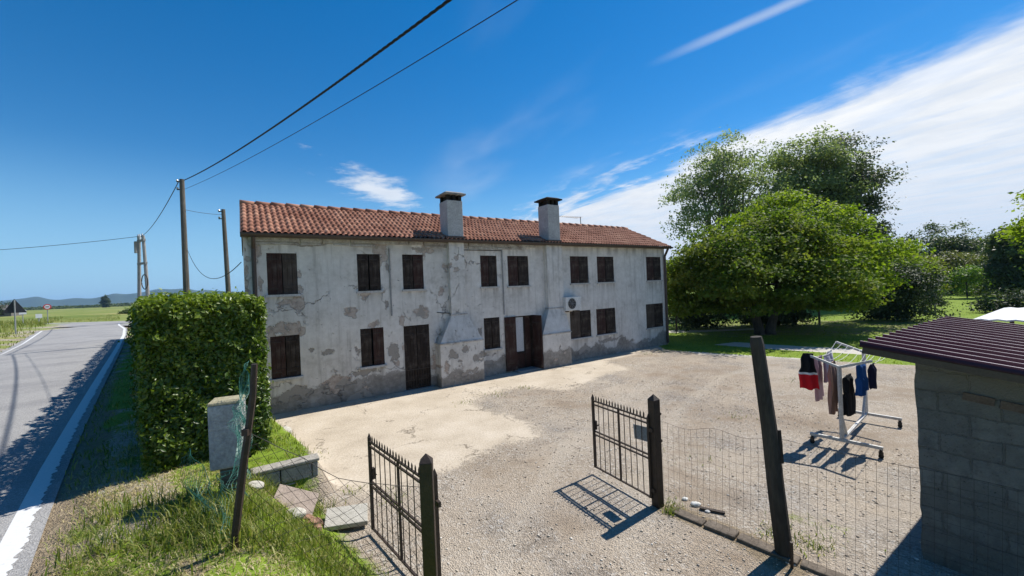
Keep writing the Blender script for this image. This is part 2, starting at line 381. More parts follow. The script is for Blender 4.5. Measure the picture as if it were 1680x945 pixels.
# ------------------------------------------------------------------ house (local frame: X along facade, Y into house, Z up)
HP = (-6.565, 10.39, 0); HR = .58
house = thing('farmhouse', 'long two storey whitewashed farmhouse with peeling plaster and red tiled roof', 'house', HP, HR)
S0, S1, DEP, EZ, RZ = -.25, 16.72, 4.82, 4.66, 5.92
def plaster():
    g = G('peeling_plaster'); o = g.obj()
    n1 = g.noise(o, 1.3, 6, .6); n2 = g.noise(o, 7, 5, .65); n3 = g.noise(o, 40, 3)
    base = g.ramp(g.math('ADD', g.math('MULTIPLY', n1, .6), g.math('MULTIPLY', n2, .4)), [(.3, (.37, .345, .312)), (.46, (.55, .525, .49)), (.65, (.675, .65, .615))])
    st = g.n('Mapping', {0: o, 3: (5, 5, .35)}).outputs[0]
    streak = g.sstep(g.noise(st, 1.2, 5, .65), .5, .75)
    base = g.mix(g.math('MULTIPLY', streak, .6), base, (.25, .232, .21))
    j = g.math('MULTIPLY', g.math('SUBTRACT', g.math('ADD', g.math('MULTIPLY', n2, .7), g.math('MULTIPLY', n3, .3)), .5), 1.5)
    base = g.mix(g.math('MULTIPLY', g.attr('drip'), .7), base, (.20, .18, .155))
    m1 = g.sstep(g.math('ADD', g.attr('grey'), j), .46, .54); m2 = g.sstep(g.math('ADD', g.attr('brick'), j), .46, .54)
    m3 = g.sstep(g.math('ADD', g.attr('plinth'), g.math('MULTIPLY', j, 1.5)), .35, .7)
    gcol = g.mix(n3, (.22, .20, .178), (.36, .335, .305)); bcol = g.ramp(n2, [(.35, (.29, .235, .20)), (.55, (.41, .35, .305)), (.7, (.49, .44, .395))])
    pcol = g.ramp(g.math('ADD', g.math('MULTIPLY', n1, .5), g.math('MULTIPLY', n2, .5)), [(.35, (.15, .135, .12)), (.5, (.24, .222, .20)), (.65, (.36, .34, .315))])
    c = g.mix(m3, base, pcol); c = g.mix(m2, c, bcol); c = g.mix(m1, c, gcol)
    fl = g.sstep(g.noise(o, 11, 6, .7), .635, .66); c = g.mix(g.math('MULTIPLY', fl, .75), c, (.26, .235, .21))
    wv = g.n('VectorMath', {0: o, 1: g.n('VectorMath', {0: g.n('TexNoise', {'Vector': o, 'Scale': 1.3, 'Detail': 7.0, 'Roughness': .7}).outputs[1], 'Scale': 1.2}, operation='SCALE').outputs[0]}, operation='ADD').outputs[0]
    ck = g.math('MULTIPLY', g.sstep(g.n('TexVoronoi', {'Vector': wv, 'Scale': .6}, feature='DISTANCE_TO_EDGE').outputs[0], .010, .003), g.math('MULTIPLY', g.sstep(g.noise(o, .9, 3), .47, .60), g.sstep(g.n('SeparateXYZ', {0: o}).outputs[0], 8.5, 6.0)))
    c = g.mix(g.math('MULTIPLY', ck, .65), c, (.13, .115, .10))
    h = g.math('SUBTRACT', g.math('MULTIPLY', n3, .3), g.math('MAXIMUM', m1, g.math('MAXIMUM', m2, g.math('MAXIMUM', fl, ck))))
    return g.done(c, .9, g.bump(h, .018), spec=.15)
PLAST = plaster()
# openings  (s0, s1, z0, z1)
OP = {'U1': (.25, .95, 3.12, 4.22), 'U2': (2.50, 3.16, 3.13, 4.22), 'U3': (3.84, 4.51, 3.13, 4.22), 'U4': (6.58, 7.24, 3.12, 4.21), 'U5': (7.70, 8.62, 3.11, 4.21), 'U6': (10.68, 11.67, 3.12, 4.22), 'U7': (12.18, 13.19, 3.12, 4.22), 'U8': (15.36, 16.42, 3.12, 4.23),
      'L1': (.26, .94, .915, 2.03), 'L2': (2.51, 3.18, .915, 2.03), 'D1': (3.79, 4.62, .02, 2.0), 'L4': (6.62, 7.26, .94, 2.03), 'D2': (7.93, 8.70, .06, 2.0), 'L6': (10.56, 11.70, .90, 2.0), 'L7': (12.02, 13.17, .91, 2.0), 'L8': (15.21, 16.45, .905, 2.02)}
BL = [(0.59, 2.92, 0.32, 0.14, 'b'), (0.57, 2.25, 0.33, 0.21, 'b'), (0.16, 3.4, 0.05, 0.25, 'b'), (1.0, 3.65, 0.06, 0.23, 'b'), (2.67, 2.98, 0.25, 0.13, 'b'), (2.85, 2.14, 0.39, 0.15, 'b'), (3.49, 1.24, 0.22, 0.40, 'g'), (3.6, 1.0, .14, .2, 'b'), (1.63, 1.48, 0.2, 0.14, 'g'), (2.35, 1.39, 0.1, 0.18, 'g'), (1.23, 1.58, 0.14, 0.06, 'g'), (0.87, 0.57, 0.38, 0.16, 'g'), (1.97, 0.6, 0.46, 0.15, 'g'), (4.82, 0.67, 0.17, 0.71, 'b'), (3.66, 2.11, 0.16, 0.28, 'b'), (4.38, 2.42, 0.41, 0.31, 'b'), (5.1, 3.02, 0.22, 0.24, 'b'), (3.40, 3.8, 0.07, 0.37, 'g'), (4.36, 2.44, 0.12, 0.3, 'g'), (0.22, 0.33, 0.28, 0.22, 'g'), (12.74, 0.65, 1.15, 0.14, 'g'), (11.3, 0.35, 0.83, 0.2, 'g'), (15.13, 0.43, 0.79, 0.16, 'g'), (6.45, 1.57, 0.12, 0.38, 'g'), (2.62, 0.77, 0.7, 0.12, 'g'), (0.61, 1.39, 0.2, 0.08, 'g'), (1.2, 4.48, .9, .07, 'g'), (3.1, 4.47, .5, .05, 'b'), (4.4, 4.46, .5, .05, 'g'), (.05, 4.3, .1, .3, 'b'), (-.19, 3.5, .10, 1.2, 'b'), (-.2, 1.5, .1, 1.2, 'b'), (3.35, 2.7, .08, .3, 'g'), (6.75, .55, .4, .14, 'g'), (9.9, .3, .4, .1, 'g'), (14.2, .5, .35, .1, 'g'), (13.5, .75, .25, .1, 'g')]
def wall_attrs(V, blobs=BL):
    x, z = V[:, 0], V[:, 2]; jx = (fbm(x * 2.2, z * 2.2) - .47) * .42; jz = (fbm(x * 2.2 + 31, z * 2.2 + 7) - .47) * .42
    gm = np.zeros(len(V)); bm = np.zeros(len(V))
    for s, zz, w, h, k in blobs:
        d = 1.15 - np.sqrt(((x + jx - s) / (w + .04)) ** 2 + ((z + jz - zz) / (h + .04)) ** 2); d = np.clip(d * .75, 0, 1)
        if k == 'g': gm = np.maximum(gm, d)
        else: bm = np.maximum(bm, d)
    gm = np.maximum(gm, sstep(fbm(x * 1.9 + 50, z * 2.6), .53, .68) * sstep(z, 1.75, .6) * .75 * sstep(x, 9.5, 6)); bm = np.maximum(bm, sstep(fbm(x * 2.3 + 150, z * 3.1), .56, .70) * sstep(z, 1.5, .5) * .8 * sstep(x, 10, 6)); bm = np.maximum(bm, sstep(fbm(x * 1.3 + 90, z * 1.6), .58, .72) * .62 * sstep(x, 8, 5))
    hp = .42 + .5 * (fbm(x * 1.1, z * 0 + 2) - .5) * 2
    pl = sstep(z, hp + .30, hp - .10)
    dr_ = np.zeros(len(V))
    for a, b, c, d in OP.values():
        if c < .5: continue
        k = sstep(np.abs(x - (a + b) / 2), (b - a) / 2 + .10, (b - a) / 2 - .02) * np.where(z < c - .04, np.exp(-(c - z) / .33), 0); dr_ = np.maximum(dr_, k * sstep(vnoise(x * 16, z * .6 + a), .25, .75))
    dr_ = np.maximum(dr_, .8 * sstep(z, EZ - .55, EZ - .1) * sstep(vnoise(x * 9 + 3, z * .5), .4, .85))
    return dict(grey=gm, brick=bm, plinth=pl, drip=dr_)
def cut_wall(xs, zs, skip):
    nx, nz = len(xs), len(zs); X, Z = np.meshgrid(xs, zs); V = np.stack([X.ravel(), np.zeros(nx * nz), Z.ravel()], 1)
    cx = (xs[:-1] + xs[1:]) / 2; cz = (zs[:-1] + zs[1:]) / 2; CX, CZ = np.meshgrid(cx, cz); keep = np.ones(CX.shape, bool)
    for a, b, c, d in skip: keep &= ~((CX > a) & (CX < b) & (CZ > c) & (CZ < d))
    I = np.arange(nx * nz).reshape(nz, nx)
    F = np.stack([I[:-1, :-1], I[:-1, 1:], I[1:, 1:], I[1:, :-1]], -1)[keep]
    return V, F
def lines(lo, hi, keys, st):
    ks = sorted(set([lo, hi] + [k for k in keys if lo < k < hi])); out = [ks[0]]
    for a, b in zip(ks[:-1], ks[1:]):
        if b - a < 1e-4: continue
        n = max(1, int(math.ceil((b - a) / st))); out += list(a + (b - a) * np.arange(1, n + 1) / n)
    return np.array(out)
def build_walls():
    xs = lines(S0, S1, [v for o in OP.values() for v in o[:2]], .06); zs = lines(-.05, EZ, [v for o in OP.values() for v in o[2:]], .06)
    V, F = cut_wall(xs, zs, OP.values()); V[:, 1] = .008 * (fbm(V[:, 0] * 1.5, V[:, 2] * 1.5) - .5)
    Vs, Fs = [V], [F]; b = len(V)
    for a, c, d, e in OP.values():          # reveals
        P = np.array([(a, 0, d), (c, 0, d), (c, 0, e), (a, 0, e), (a, .22, d), (c, .22, d), (c, .22, e), (a, .22, e)], float)
        Vs.append(P); Fs.append(np.array([(0, 1, 5, 4), (1, 2, 6, 5), (2, 3, 7, 6), (3, 0, 4, 7)]) + b); b += 8
    m = DEP / 2
    P = np.array([(S0, 0, -.05), (S0, DEP, -.05), (S0, DEP, EZ), (S0, 0, EZ), (S1, 0, -.05), (S1, DEP, -.05), (S1, DEP, EZ), (S1, 0, EZ), (S0, m, RZ - .1), (S1, m, RZ - .1)], float)
    Vs.append(P); Fs.append(np.array([(0, 3, 2, 1), (4, 5, 6, 7), (1, 2, 6, 5)]) + b); T = np.array([(3, 8, 2), (7, 6, 9)]) + b
    V = np.concatenate(Vs)
    me = np_mesh('wall', V, np.concatenate(Fs), T, wall_attrs(V), PLAST); link('wall', me, house)
build_walls()

# roof tiles
def tile_mat():
    g = G('clay_roof_tile'); o = g.obj()
    t = g.attr('tint'); n = g.noise(o, 1.2, 4); n2 = g.noise(o, 30, 3)
    c = g.ramp(t, [(0, (.085, .042, .030)), (.3, (.225, .10, .064)), (.6, (.32, .15, .098)), (.85, (.39, .21, .14)), (1, (.45, .28, .19))])
    c = g.mix(g.sstep(n, .45, .7), c, g.mix(1, c, (.72, .62, .58), 'MULTIPLY'))
    c = g.mix(g.sstep(n2, .6, .75), c, g.mix(.5, c, (.10, .08, .06)))
    return g.done(c, .85, g.bump(n2, .004), spec=.2)
TILE = tile_mat()
RS0, RS1, OV = S0 - .03, S1 + .24, .23
def roof_side(front=True, pitch=.150, course=.335):
    half = DEP / 2; run = half + OV; slope = (RZ - (EZ + .03)) / (run); Ls = math.hypot(run, RZ - EZ - .03)
    nc = int(round((RS1 - RS0) / pitch)); per = 8; nr = int(math.ceil(Ls / course)); prs = [0, .25, .6, .985]
    us = np.linspace(0, nc, nc * per + 1)
    ts, lift = [], []
    for r in range(nr):
        for p_ in prs:
            tv = (r + p_) * course
            if tv > Ls: tv = Ls
            ts.append(tv); lift.append(.006 + .032 * p_)
    ts = np.array(ts); lift = np.array(lift)
    U, T = np.meshgrid(us, ts); Lf = np.repeat(lift[:, None], len(us), 1)
    fr = U - np.floor(U); prof = np.where((fr > .14) & (fr < .86), .037 * np.sqrt(np.clip(1 - ((fr - .5) / .36) ** 2, 0, 1)), -.004)
    colid = np.floor(U).astype(int); rowid = np.minimum((T / course - 1e-4).astype(int), nr)
    jit = (_perm[colid & 255, rowid & 255] - .5) * .012
    Hh = prof + Lf + jit * (prof > .01)
    st = T / Ls; y = half - run * st; z = RZ - (RZ - EZ - .03) * st
    ny, nz = -slope / math.hypot(1, slope), 1 / math.hypot(1, slope)
    x = RS0 + U * pitch * (RS1 - RS0) / (nc * pitch)
    wob = .02 * (fbm(x * .35, y * .6) - .5)
    y = y + ny * Hh; z = z + nz * Hh + wob
    if not front: y = DEP - y
    V = np.stack([x, y, z], -1).reshape(-1, 3); nr_, nu = U.shape; I = np.arange(nr_ * nu).reshape(nr_, nu)
    F = np.stack([I[:-1, :-1], I[1:, :-1], I[1:, 1:], I[:-1, 1:]], -1)
    if not front: F = F[..., ::-1]
    fc = colid[:-1, :-1]; frw = (np.arange(nr_ - 1) // len(prs))[:, None] + 0 * fc
    mid = (us[:-1] + us[1:]) / 2; isch = ((mid % 1) < .14) | ((mid % 1) > .86)
    tint = .30 + .5 * _perm[(fc * 7 + 3) & 255, (frw * 13 + 5) & 255]; tint = np.where(isch[None, :], tint * .3, tint)
    return V, F.reshape(-1, 4), tint.reshape(-1)
roof = None
def build_roof():
    V1, F1, t1 = roof_side(True); V2, F2, t2 = roof_side(False)
    me = np_mesh('roof', np.concatenate([V1, V2]), np.concatenate([F1, F2 + len(V1)]), None, None, TILE, False, {'tint': np.r_[t1, t2]})
    global roof
    roof = link('roof', me, house)
    m = MB(); n = 42; L = (RS1 - RS0) / n
    for k in range(n):
        x0 = RS0 + k * L; a = [(x0 + (-.02 if i == 0 else L * i / 1.0), DEP / 2, RZ + .0 + (.035 if i == 0 else .015)) for i in (0, 1)]
        m.tube(a, [.105, .088], 10)
    r = m.build('ridge_tiles', TILE, roof, smooth=True)
    at = r.data.attributes.new('tint', 'FLOAT', 'FACE'); at.data.foreach_set('value', np.repeat(rng.uniform(.45, .9, n), 12).astype(np.float32))
build_roof()
BROWN = varied('brown_painted_metal', (.055, .038, .03), (.085, .06, .048), 3, .5, spec=.4)
SOFF = varied('weathered_soffit', (.12, .10, .085), (.26, .23, .20), 4, .85)
# eaves: soffit slab, gutter, verge boards
m = MB(); m.span(RS0 + .02, RS1 - .02, -OV + .02, 0.0, EZ - .045, EZ + .004); m.span(RS0 + .02, RS1 - .02, DEP, DEP + OV - .02, EZ - .045, EZ + .004); m.build('soffit', SOFF, house)
m = MB(); N = 8
prof = [(-OV - .06 + .065 * math.cos(a), EZ + .065 + .075 * math.sin(a) - .04) for a in np.linspace(math.pi, 2 * math.pi, N)]
prof2 = [(-OV - .06 + .058 * math.cos(a), EZ + .065 + .068 * math.sin(a) - .04) for a in np.linspace(2 * math.pi, math.pi, N)]
ring = prof + prof2; k = len(ring)
m.add([(RS0, y, z) for y, z in ring] + [(RS1, y, z) for y, z in ring], [(i, (i + 1) % k, k + (i + 1) % k, k + i) for i in range(k)] + [tuple(range(k - 1, -1, -1)), tuple(range(k, 2 * k))])
m.span(RS0, RS1, -OV - .012, -OV + .02, EZ - .05, EZ + .055)
m.build('gutter', BROWN, house)
for sx in (RS0 - .02, RS1 - .005):
    m = MB()
    for sg in (1, -1):
        a = Vector((sx, DEP / 2, RZ + .0)); b = Vector((sx, DEP / 2 - sg * (DEP / 2 + OV), EZ + .03)); d = b - a; Lb = d.length
        rot = Matrix.Rotation(math.atan2(d.z, d.y), 3, 'X'); m.box((a + b) / 2 + Vector((.0125, 0, -.04)), (.025, Lb, .13), rot)
    m.build('verge_board', BROWN, house)
# cornice moulding on the left half
CORN = varied('flaking_cornice', (.25, .22, .195), (.60, .585, .565), 5, .9, .01, 30)
m = MB(); x = S0 + .12
random.seed(3)
while x < 8.9:
    L = random.uniform(.25, .8); m.span(x, min(x + L, 9.0), -.055 - random.uniform(0, .012), 0.003, EZ - .14 + random.uniform(-.02, .02), EZ - .046)
    if random.random() < .8: m.span(x + .004, min(x + L, 9.0) - .004, -.03 - random.uniform(0, .008), 0.003, EZ - .215 + random.uniform(-.015, .015), EZ - .165)
    x += L + random.choice([.003, .003, .05])
m.build('cornice', CORN, house)
# chimney breasts + chimneys
def facade_skin(P, name, parent, blobs):
    """closed breast with finely divided faces so the plaster attributes have detail"""
    m_ = MB(); m_.add(*P)
    import bmesh
    bm = bmesh.new(); vs = [bm.verts.new(v) for v in m_.v]
    for f in m_.f: bm.faces.new([vs[i] for i in f])
    bmesh.ops.triangulate(bm, faces=bm.faces[:])
    for _ in range(5):
        es = [e for e in bm.edges if e.calc_length() > .11]
        if es: bmesh.ops.subdivide_edges(bm, edges=es, cuts=1); bmesh.ops.triangulate(bm, faces=bm.faces[:])
    me = bpy.data.meshes.new(name); bm.to_mesh(me); bm.free(); me.materials.append(PLAST)
    V = np.array([v.co for v in me.vertices]); A = wall_attrs(V, blobs)
    for k_, a in A.items():
        at = me.attributes.new(k_, 'FLOAT', 'POINT'); at.data.foreach_set('value', a.astype(np.float32))
    return link(name, me, parent)
def breast(a0, a1, b0, b1, zb, zt, blobs):
    p, u = .42, .19
    prof = []
    lev = [(-.05, a0, a1, p), (zb, a0, a1, p), (zt, b0, b1, u), (EZ - .05, b0, b1, u)]
    vs = []
    for z, x0, x1, d in lev: vs += [(x0, -d, z), (x1, -d, z), (x1, .0, z), (x0, .0, z)]
    fs = []
    for i in range(3):
        o = i * 4
        fs += [(o, o + 1, o + 5, o + 4), (o + 1, o + 2, o + 6, o + 5), (o + 3, o, o + 4, o + 7)]
    fs += [(12, 13, 14, 15)]
    br = facade_skin((vs, fs), 'chimney_breast', house, blobs)
    mm = MB(); mm.span(a0 - .02, a1 + .02, -p - .025, 0.0, zb - .02, zb + .025); mm.build('ledge', CORN, br); mm = MB(); mm.span(b0 - .03, b1 + .03, -u - .02, 0.0, zt - .01, zt + .03)
    mm.build('ledge', CORN, br)
breast(4.80, 6.33, 5.34, 5.88, 1.36, 2.24, [(5.57, 4.17, .13, .11, 'o'), (5.55, 3.8, .14, .05, 'b'), (5.25, 1.02, .2, .2, 'g'), (5.7, 1.15, .23, .14, 'g'), (6.05, .75, .18, .29, 'g'), (5.0, .6, .15, .5, 'b'), (5.6, .35, .4, .12, 'g')])
breast(8.84, 10.2, 9.36, 10.12, 1.26, 2.19, [(9.4, .28, .25, .12, 'b'), (9.6, .75, .05, .06, 'g'), (9.9, .4, .2, .08, 'b')])
CHIM = varied('chimney_render', (.38, .375, .37), (.52, .515, .51), 2.5, .9, .006, 25)
BLACKM = varied('black_masonry', (.012, .011, .01), (.035, .03, .027), 8, .95)  # near-black, for the piers and core under the cap and one cap
SLAB = varied('chimney_cap_slab', (.22, .215, .21), (.36, .35, .34), 4, .9, .005)
def chimney(a0, a1, z1, dark):
    y0, y1 = -.19, .42
    m = MB(); m.span(a0, a1, y0, y1, EZ - .04, z1 - .27)
    c = m.build('chimney', CHIM, house, bevel=.012)
    m = MB(); w = .13
    for x in ((a0 + .02, a0 + w), ((a0 + a1) / 2 - .05, (a0 + a1) / 2 + .05), (a1 - w, a1 - .02)):
        for y in ((y0 + .02, y0 + w), (y1 - w, y1 - .02)): m.span(x[0], x[1], y[0], y[1], z1 - .272, z1 - .085)
    m.span(a0 + .1, a1 - .1, y0 + .14, y1 - .14, z1 - .275, z1 - .10)
    m.build('vent_piers', BLACKM, c)
    m = MB(); m.box(((a0 + a1) / 2, (y0 + y1) / 2, z1 - .06), (a1 - a0 + .20, y1 - y0 + .20, .055)); m.box(((a0 + a1) / 2, (y0 + y1) / 2, z1 - .005), (a1 - a0 + .16, y1 - y0 + .16, .055), top=(.72, .72))
    m.build('cap', SLAB if not dark else BLACKM, c, bevel=.008)
    m = MB(); m.span(a0 - .09, a1 + .04, y0 - .03, y1 + .12, EZ + .03, EZ + .16); m.build('flashing', BROWN, c)
chimney(5.33, 5.89, 6.27, False); chimney(9.50, 10.07, 6.45, True)
# shutters and doors
SH_D = wood('dark_brown_shutter', (.012, .008, .006), (.028, .018, .014)); SH_R = wood('red_brown_shutter', (.022, .010, .008), (.046, .020, .016)); SH_G = wood('faded_brown_shutter', (.035, .026, .020), (.07, .052, .042))
FRM = varied('pale_stone_surround', (.38, .37, .355), (.56, .55, .54), 6, .85)
GLASS = G('dark_window_glass').done((.02, .022, .025), .08, spec=.6)
CURT = varied('white_door_curtain', (.50, .52, .55), (.62, .64, .67), 3, .6)
IRON = varied('rusty_dark_iron', (.02, .014, .011), (.055, .034, .024), 9, .6, .003, 60, spec=.4)
DARKIN = G('dark_room_behind').done((.012, .011, .01), .9)
def leaf_mesh(w, h, mat, planks=3):
    m = MB(); pw = w / planks
    for k in range(planks): m.span(k * pw + .003, (k + 1) * pw - .003, -.02, .018, 0, h)
    for z in (.18 * h, .82 * h): m.span(.012, w - .012, -.034, -.019, z - .045, z + .045)
    for z in (.14 * h, .86 * h): m.span(.0, w * .72, -.039, -.0345, z - .014, z + .014, m=1); m.tube([(.004, -.04, z - .05), (.004, -.04, z + .05)], .009, 6, m=1)
    m.tube([(w - .05, -.045, .5 * h - .05), (w - .05, -.045, .5 * h + .05)], .007, 5, m=1)
    return m.build('shutter', [mat, IRON])
def window(key, ml, mr, al=0.0, ar=0.0, rec=.07, gap=.012, planks=3):
    a, b, c, d = OP[key]
    door = key[0] == 'D'
    m = MB(); t = .05; y0, y1 = rec, rec + .07
    m.span(a, a + t, y0, y1, c, d); m.span(b - t, b, y0, y1, c, d); m.span(a + t, b - t, y0, y1, d - t, d)
    if not door: m.span(a + t, b - t, y0, y1, c, c + t)
    f = m.build('door' if door else 'window', SH_D, house)
    m = MB(); m.span(a, b, y1 + .03, y1 + .05, c, d); m.build('pane', GLASS if not door else DARKIN, f)
    if not door:
        m = MB(); m.span(a - .05, b + .05, -.06, .06, c - .06, c + .002); m.build('sill', FRM, f)
    W = (b - a - gap) / 2
    for side, mt, ang in ((0, ml, al), (1, mr, ar)):
        if mt is None: continue
        o = leaf_mesh(W - .004, d - c - .008, mt, planks); o.parent = f
        o.name = 'shutter' if not door else 'door_leaf'
        if side == 0: o.location = (a + .003, .035, c + .004); o.rotation_euler = (0, 0, -R(ang))
        else: o.location = (b - W + .001, .035, c + .004); 
        if side == 1 and ang:
            # hinge on the right: mirror by rotating about the right jamb
            o.location = (b - .003, .035, c + .004); o.rotation_euler = (0, 0, math.pi + R(ang)); o.location.y += .0
    return f
window('U1', SH_R, SH_G); window('U2', SH_D, SH_D, gap=.03); window('U3', SH_D, SH_R); window('U4', SH_R, SH_D); window('U5', SH_R, SH_D, 0, 0, gap=.02)
window('U6', SH_R, SH_D); window('U7', SH_R, SH_D, gap=.03); window('U8', SH_R, SH_D)
window('L1', SH_R, SH_D); window('L2', SH_D, SH_R, 0, 0, gap=.05); window('L4', SH_D, SH_D); window('L6', SH_G, SH_D, 0, 0); window('L7', SH_R, SH_D, gap=.035); window('L8', SH_G, SH_D, gap=.02)
# door 1: double plank door with an iron grille low down
f1 = window('D1', SH_D, SH_D, planks=4, gap=.01)
m = MB()
for k in range(9): m.tube([(3.88 + k * .082, .0, .06), (3.88 + k * .082, .0, .62)], .011, 5)
m.span(3.84, 4.58, -.012, .012, .05, .075); m.span(3.84, 4.58, -.012, .012, .61, .635)
m.build('grille', IRON, f1)
m = MB(); m.span(3.72, 4.70, -.12, .25, -.04, .024); m.build('threshold', SLAB, f1)
# door 2: half glazed door with opened shutters
a, b, c, d = OP['D2']
m = MB(); t = .05
m.span(a, a + t, .10, .17, c, d); m.span(b - t, b, .10, .17, c, d); m.span(a + t, b - t, .10, .17, d - t, d); m.span(8.355, 8.415, .10, .17, c, d - t); m.span(a + t, 8.355, .10, .17, .60, .68)
m.span(8.665, 8.745, -.014, .098, c, d)
f2 = m.build('door', SH_D, house)
m = MB(); m.span(a + t, 8.355, .125, .15, .68, d - t); m.build('curtained_pane', CURT, f2)
m = MB(); m.span(a + t, 8.355, .115, .15, c, .60); m.span(8.415, b - t, .115, .15, c, d - t); m.build('door_panel', SH_R, f2)
m = MB(); m.box((8.39, .085, 1.0), (.03, .03, .14)); m.tube([(8.39, .09, 1.02), (8.39, .04, 1.02), (8.30, .04, 1.02)], .01, 6); m.build('handle', IRON, f2)
o = leaf_mesh(.47, d - c, SH_R); o.parent = f2; o.location = (7.45, -.03, c)
o = leaf_mesh(.50, d - c, SH_R); o.parent = f2; o.location = (8.715, -.01, c); o.rotation_euler = (0, 0, -R(88))
m = MB(); m.span(7.80, 8.80, -.30, .24, -.04, .055); m.build('threshold', SLAB, f2)
# pipes on the facade
GREYP = varied('grey_pipe', (.24, .24, .24), (.36, .36, .36), 4, .7)
def pipe(pts, r, mat, name='downpipe'): m = MB(); m.tube(pts, r, 8); return m.build(name, mat, house, smooth=False)
pipe([(-.03, -OV - .06, EZ - .04), (-.03, -.2, EZ - .17), (-.03, -.075, EZ - .34), (-.03, -.07, .1)], .05, BROWN)
pipe([(S1 - .08, -OV - .06, EZ - .04), (S1 - .08, -.2, EZ - .2), (S1 - .08, -.08, EZ - .42), (S1 - .08, -.07, .1)], .055, BROWN)
pipe([(3.44, -.03, EZ - .25), (3.44, -.03, 2.35)], .022, GREYP, 'conduit')
pipe([(7.46, -.03, EZ - .25), (7.46, -.03, 2.1)], .020, GREYP, 'conduit')
pipe([(5.95, -.015, EZ - .27), (7.46, -.015, EZ - .27)], .012, IRON, 'conduit')
pipe([(4.9, -.02, 2.35), (5.33, -.02, 2.30)], .010, IRON, 'conduit')

# air conditioner
ac = thing('air_conditioner', 'white outdoor air conditioning unit bracketed to the facade above ground floor window', 'air conditioner', HP, HR)
WHT = varied('white_enamel', (.60, .60, .59), (.72, .72, .71), 3, .45, spec=.4)
m = MB(); m.span(10.07, 10.86, -.36, -.06, 2.06, 2.60); m.build('casing', WHT, ac, bevel=.015)
m = MB()
for r_ in (.06, .11, .16, .205): m.tube([(10.38 + r_ * math.cos(a), -.372, 2.33 + r_ * math.sin(a)) for a in np.linspace(0, 2 * math.pi, 25)], .006, 4, caps=False)
for a in np.linspace(0, math.pi, 5)[:-1]: m.tube([(10.38 - .21 * math.cos(a), -.372, 2.33 - .21 * math.sin(a)), (10.38 + .21 * math.cos(a), -.372, 2.33 + .21 * math.sin(a))], .005, 4)
m.build('fan_grille', GREYP, ac)
m = MB(); m.tube([(10.38, -.3605, 2.33), (10.38, -.363, 2.33)], .2, 24); m.build('fan_opening', DARKIN, ac)
for x in (10.18, 10.74): m = MB(); m.span(x - .02, x + .02, -.38, 0, 2.015, 2.05); m.span(x - .02, x + .02, -.035, 0, 1.8, 2.015); m.build('bracket', IRON, ac)
m = MB(); m.tube([(10.04, -.2, 2.15), (9.98, -.05, 2.1), (9.98, -.02, 2.0), (10.02, -.46, 1.9)], .015, 6); m.build('hose', WHT, ac)
# antenna on the ridge
an = thing('antenna', 'thin television antenna on a mast above the roof ridge', 'antenna', HP, HR)
ALU = varied('dull_aluminium', (.20, .2, .2), (.34, .34, .34), 5, .45, metal=.6)
m = MB(); m.tube([(13.95, DEP / 2 + .35, RZ - .25), (13.95, DEP / 2 + .35, RZ + .55)], .02, 6); m.build('mast', ALU, an)
m = MB(); m.tube([(12.35, DEP / 2 + .35, RZ + .50), (14.0, DEP / 2 + .35, RZ + .50)], .014, 5)
for k in range(11): m.tube([(12.45 + .14 * k, DEP / 2 + .2 - .01 * k, RZ + .505), (12.45 + .14 * k, DEP / 2 + .5 + .01 * k, RZ + .505)], .007, 4)
m.build('boom', ALU, an)

# ------------------------------------------------------------------ shed (local frame: X along front wall towards the viewer, Y away from the front wall)
CX, CY = 4.222, 4.278
shed = thing('shed', 'grey concrete block shed with a dark red ribbed sheet roof', 'shed', (CX, CY, 0), math.atan2(-.8365, .548))
def block_mat():
    g = G('concrete_block_wall'); o = g.obj()
    v = g.n('Mapping', {0: o, 2: (R(90), 0, 0)}).outputs[0]
    sx = g.n('SeparateXYZ', {0: o}); cv = g.n('CombineXYZ', {0: sx.outputs[0], 1: sx.outputs[2], 2: 0.0}).outputs[0]
    wob = g.n('VectorMath', {0: cv, 1: g.n('VectorMath', {0: g.n('TexNoise', {'Vector': o, 'Scale': 5.0, 'Detail': 6.0, 'Roughness': .7}).outputs[1], 'Scale': .09}, operation='SCALE').outputs[0]}, operation='ADD').outputs[0]
    br = g.n('TexBrick', {'Vector': wob, 'Color1': (.15, .148, .142), 'Color2': (.20, .198, .192), 'Mortar': (.14, .137, .13), 'Scale': 1.0, 'Mortar Size': .009, 'Mortar Smooth': .4, 'Brick Width': .42, 'Row Height': .205, 'Bias': 0.0})
    n2 = g.noise(o, 7, 6, .7); n3 = g.noise(o, 45, 4, .7)
    c = g.mix(g.sstep(n2, .38, .66), br.outputs[0], g.mix(n3, (.10, .097, .092), (.17, .165, .157)))
    c = g.mix(g.sstep(n3, .58, .72), c, (.20, .197, .19)); c = g.mix(g.sstep(n3, .40, .28), c, (.04, .04, .038))
    c = g.mix(g.math('MULTIPLY', g.sstep(g.noise(o, 2.6, 7, .7), .52, .66), .6), c, (.235, .228, .215))
    top = g.sstep(g.math('ADD', g.math('ADD', sx.outputs[2], g.math('MULTIPLY', sx.outputs[0], .14)), g.math('MULTIPLY', n2, .12)), 1.93, 1.99); c = g.mix(top, c, g.mix(n2, (.15, .145, .132), (.21, .20, .187)))
    h = g.math('ADD', g.math('MULTIPLY', br.outputs[1], -.7), g.math('ADD', g.math('MULTIPLY', n3, .8), g.math('MULTIPLY', n2, .5)))
    return g.done(c, .95, g.bump(h, .02), spec=.1)
BLOCK = block_mat()
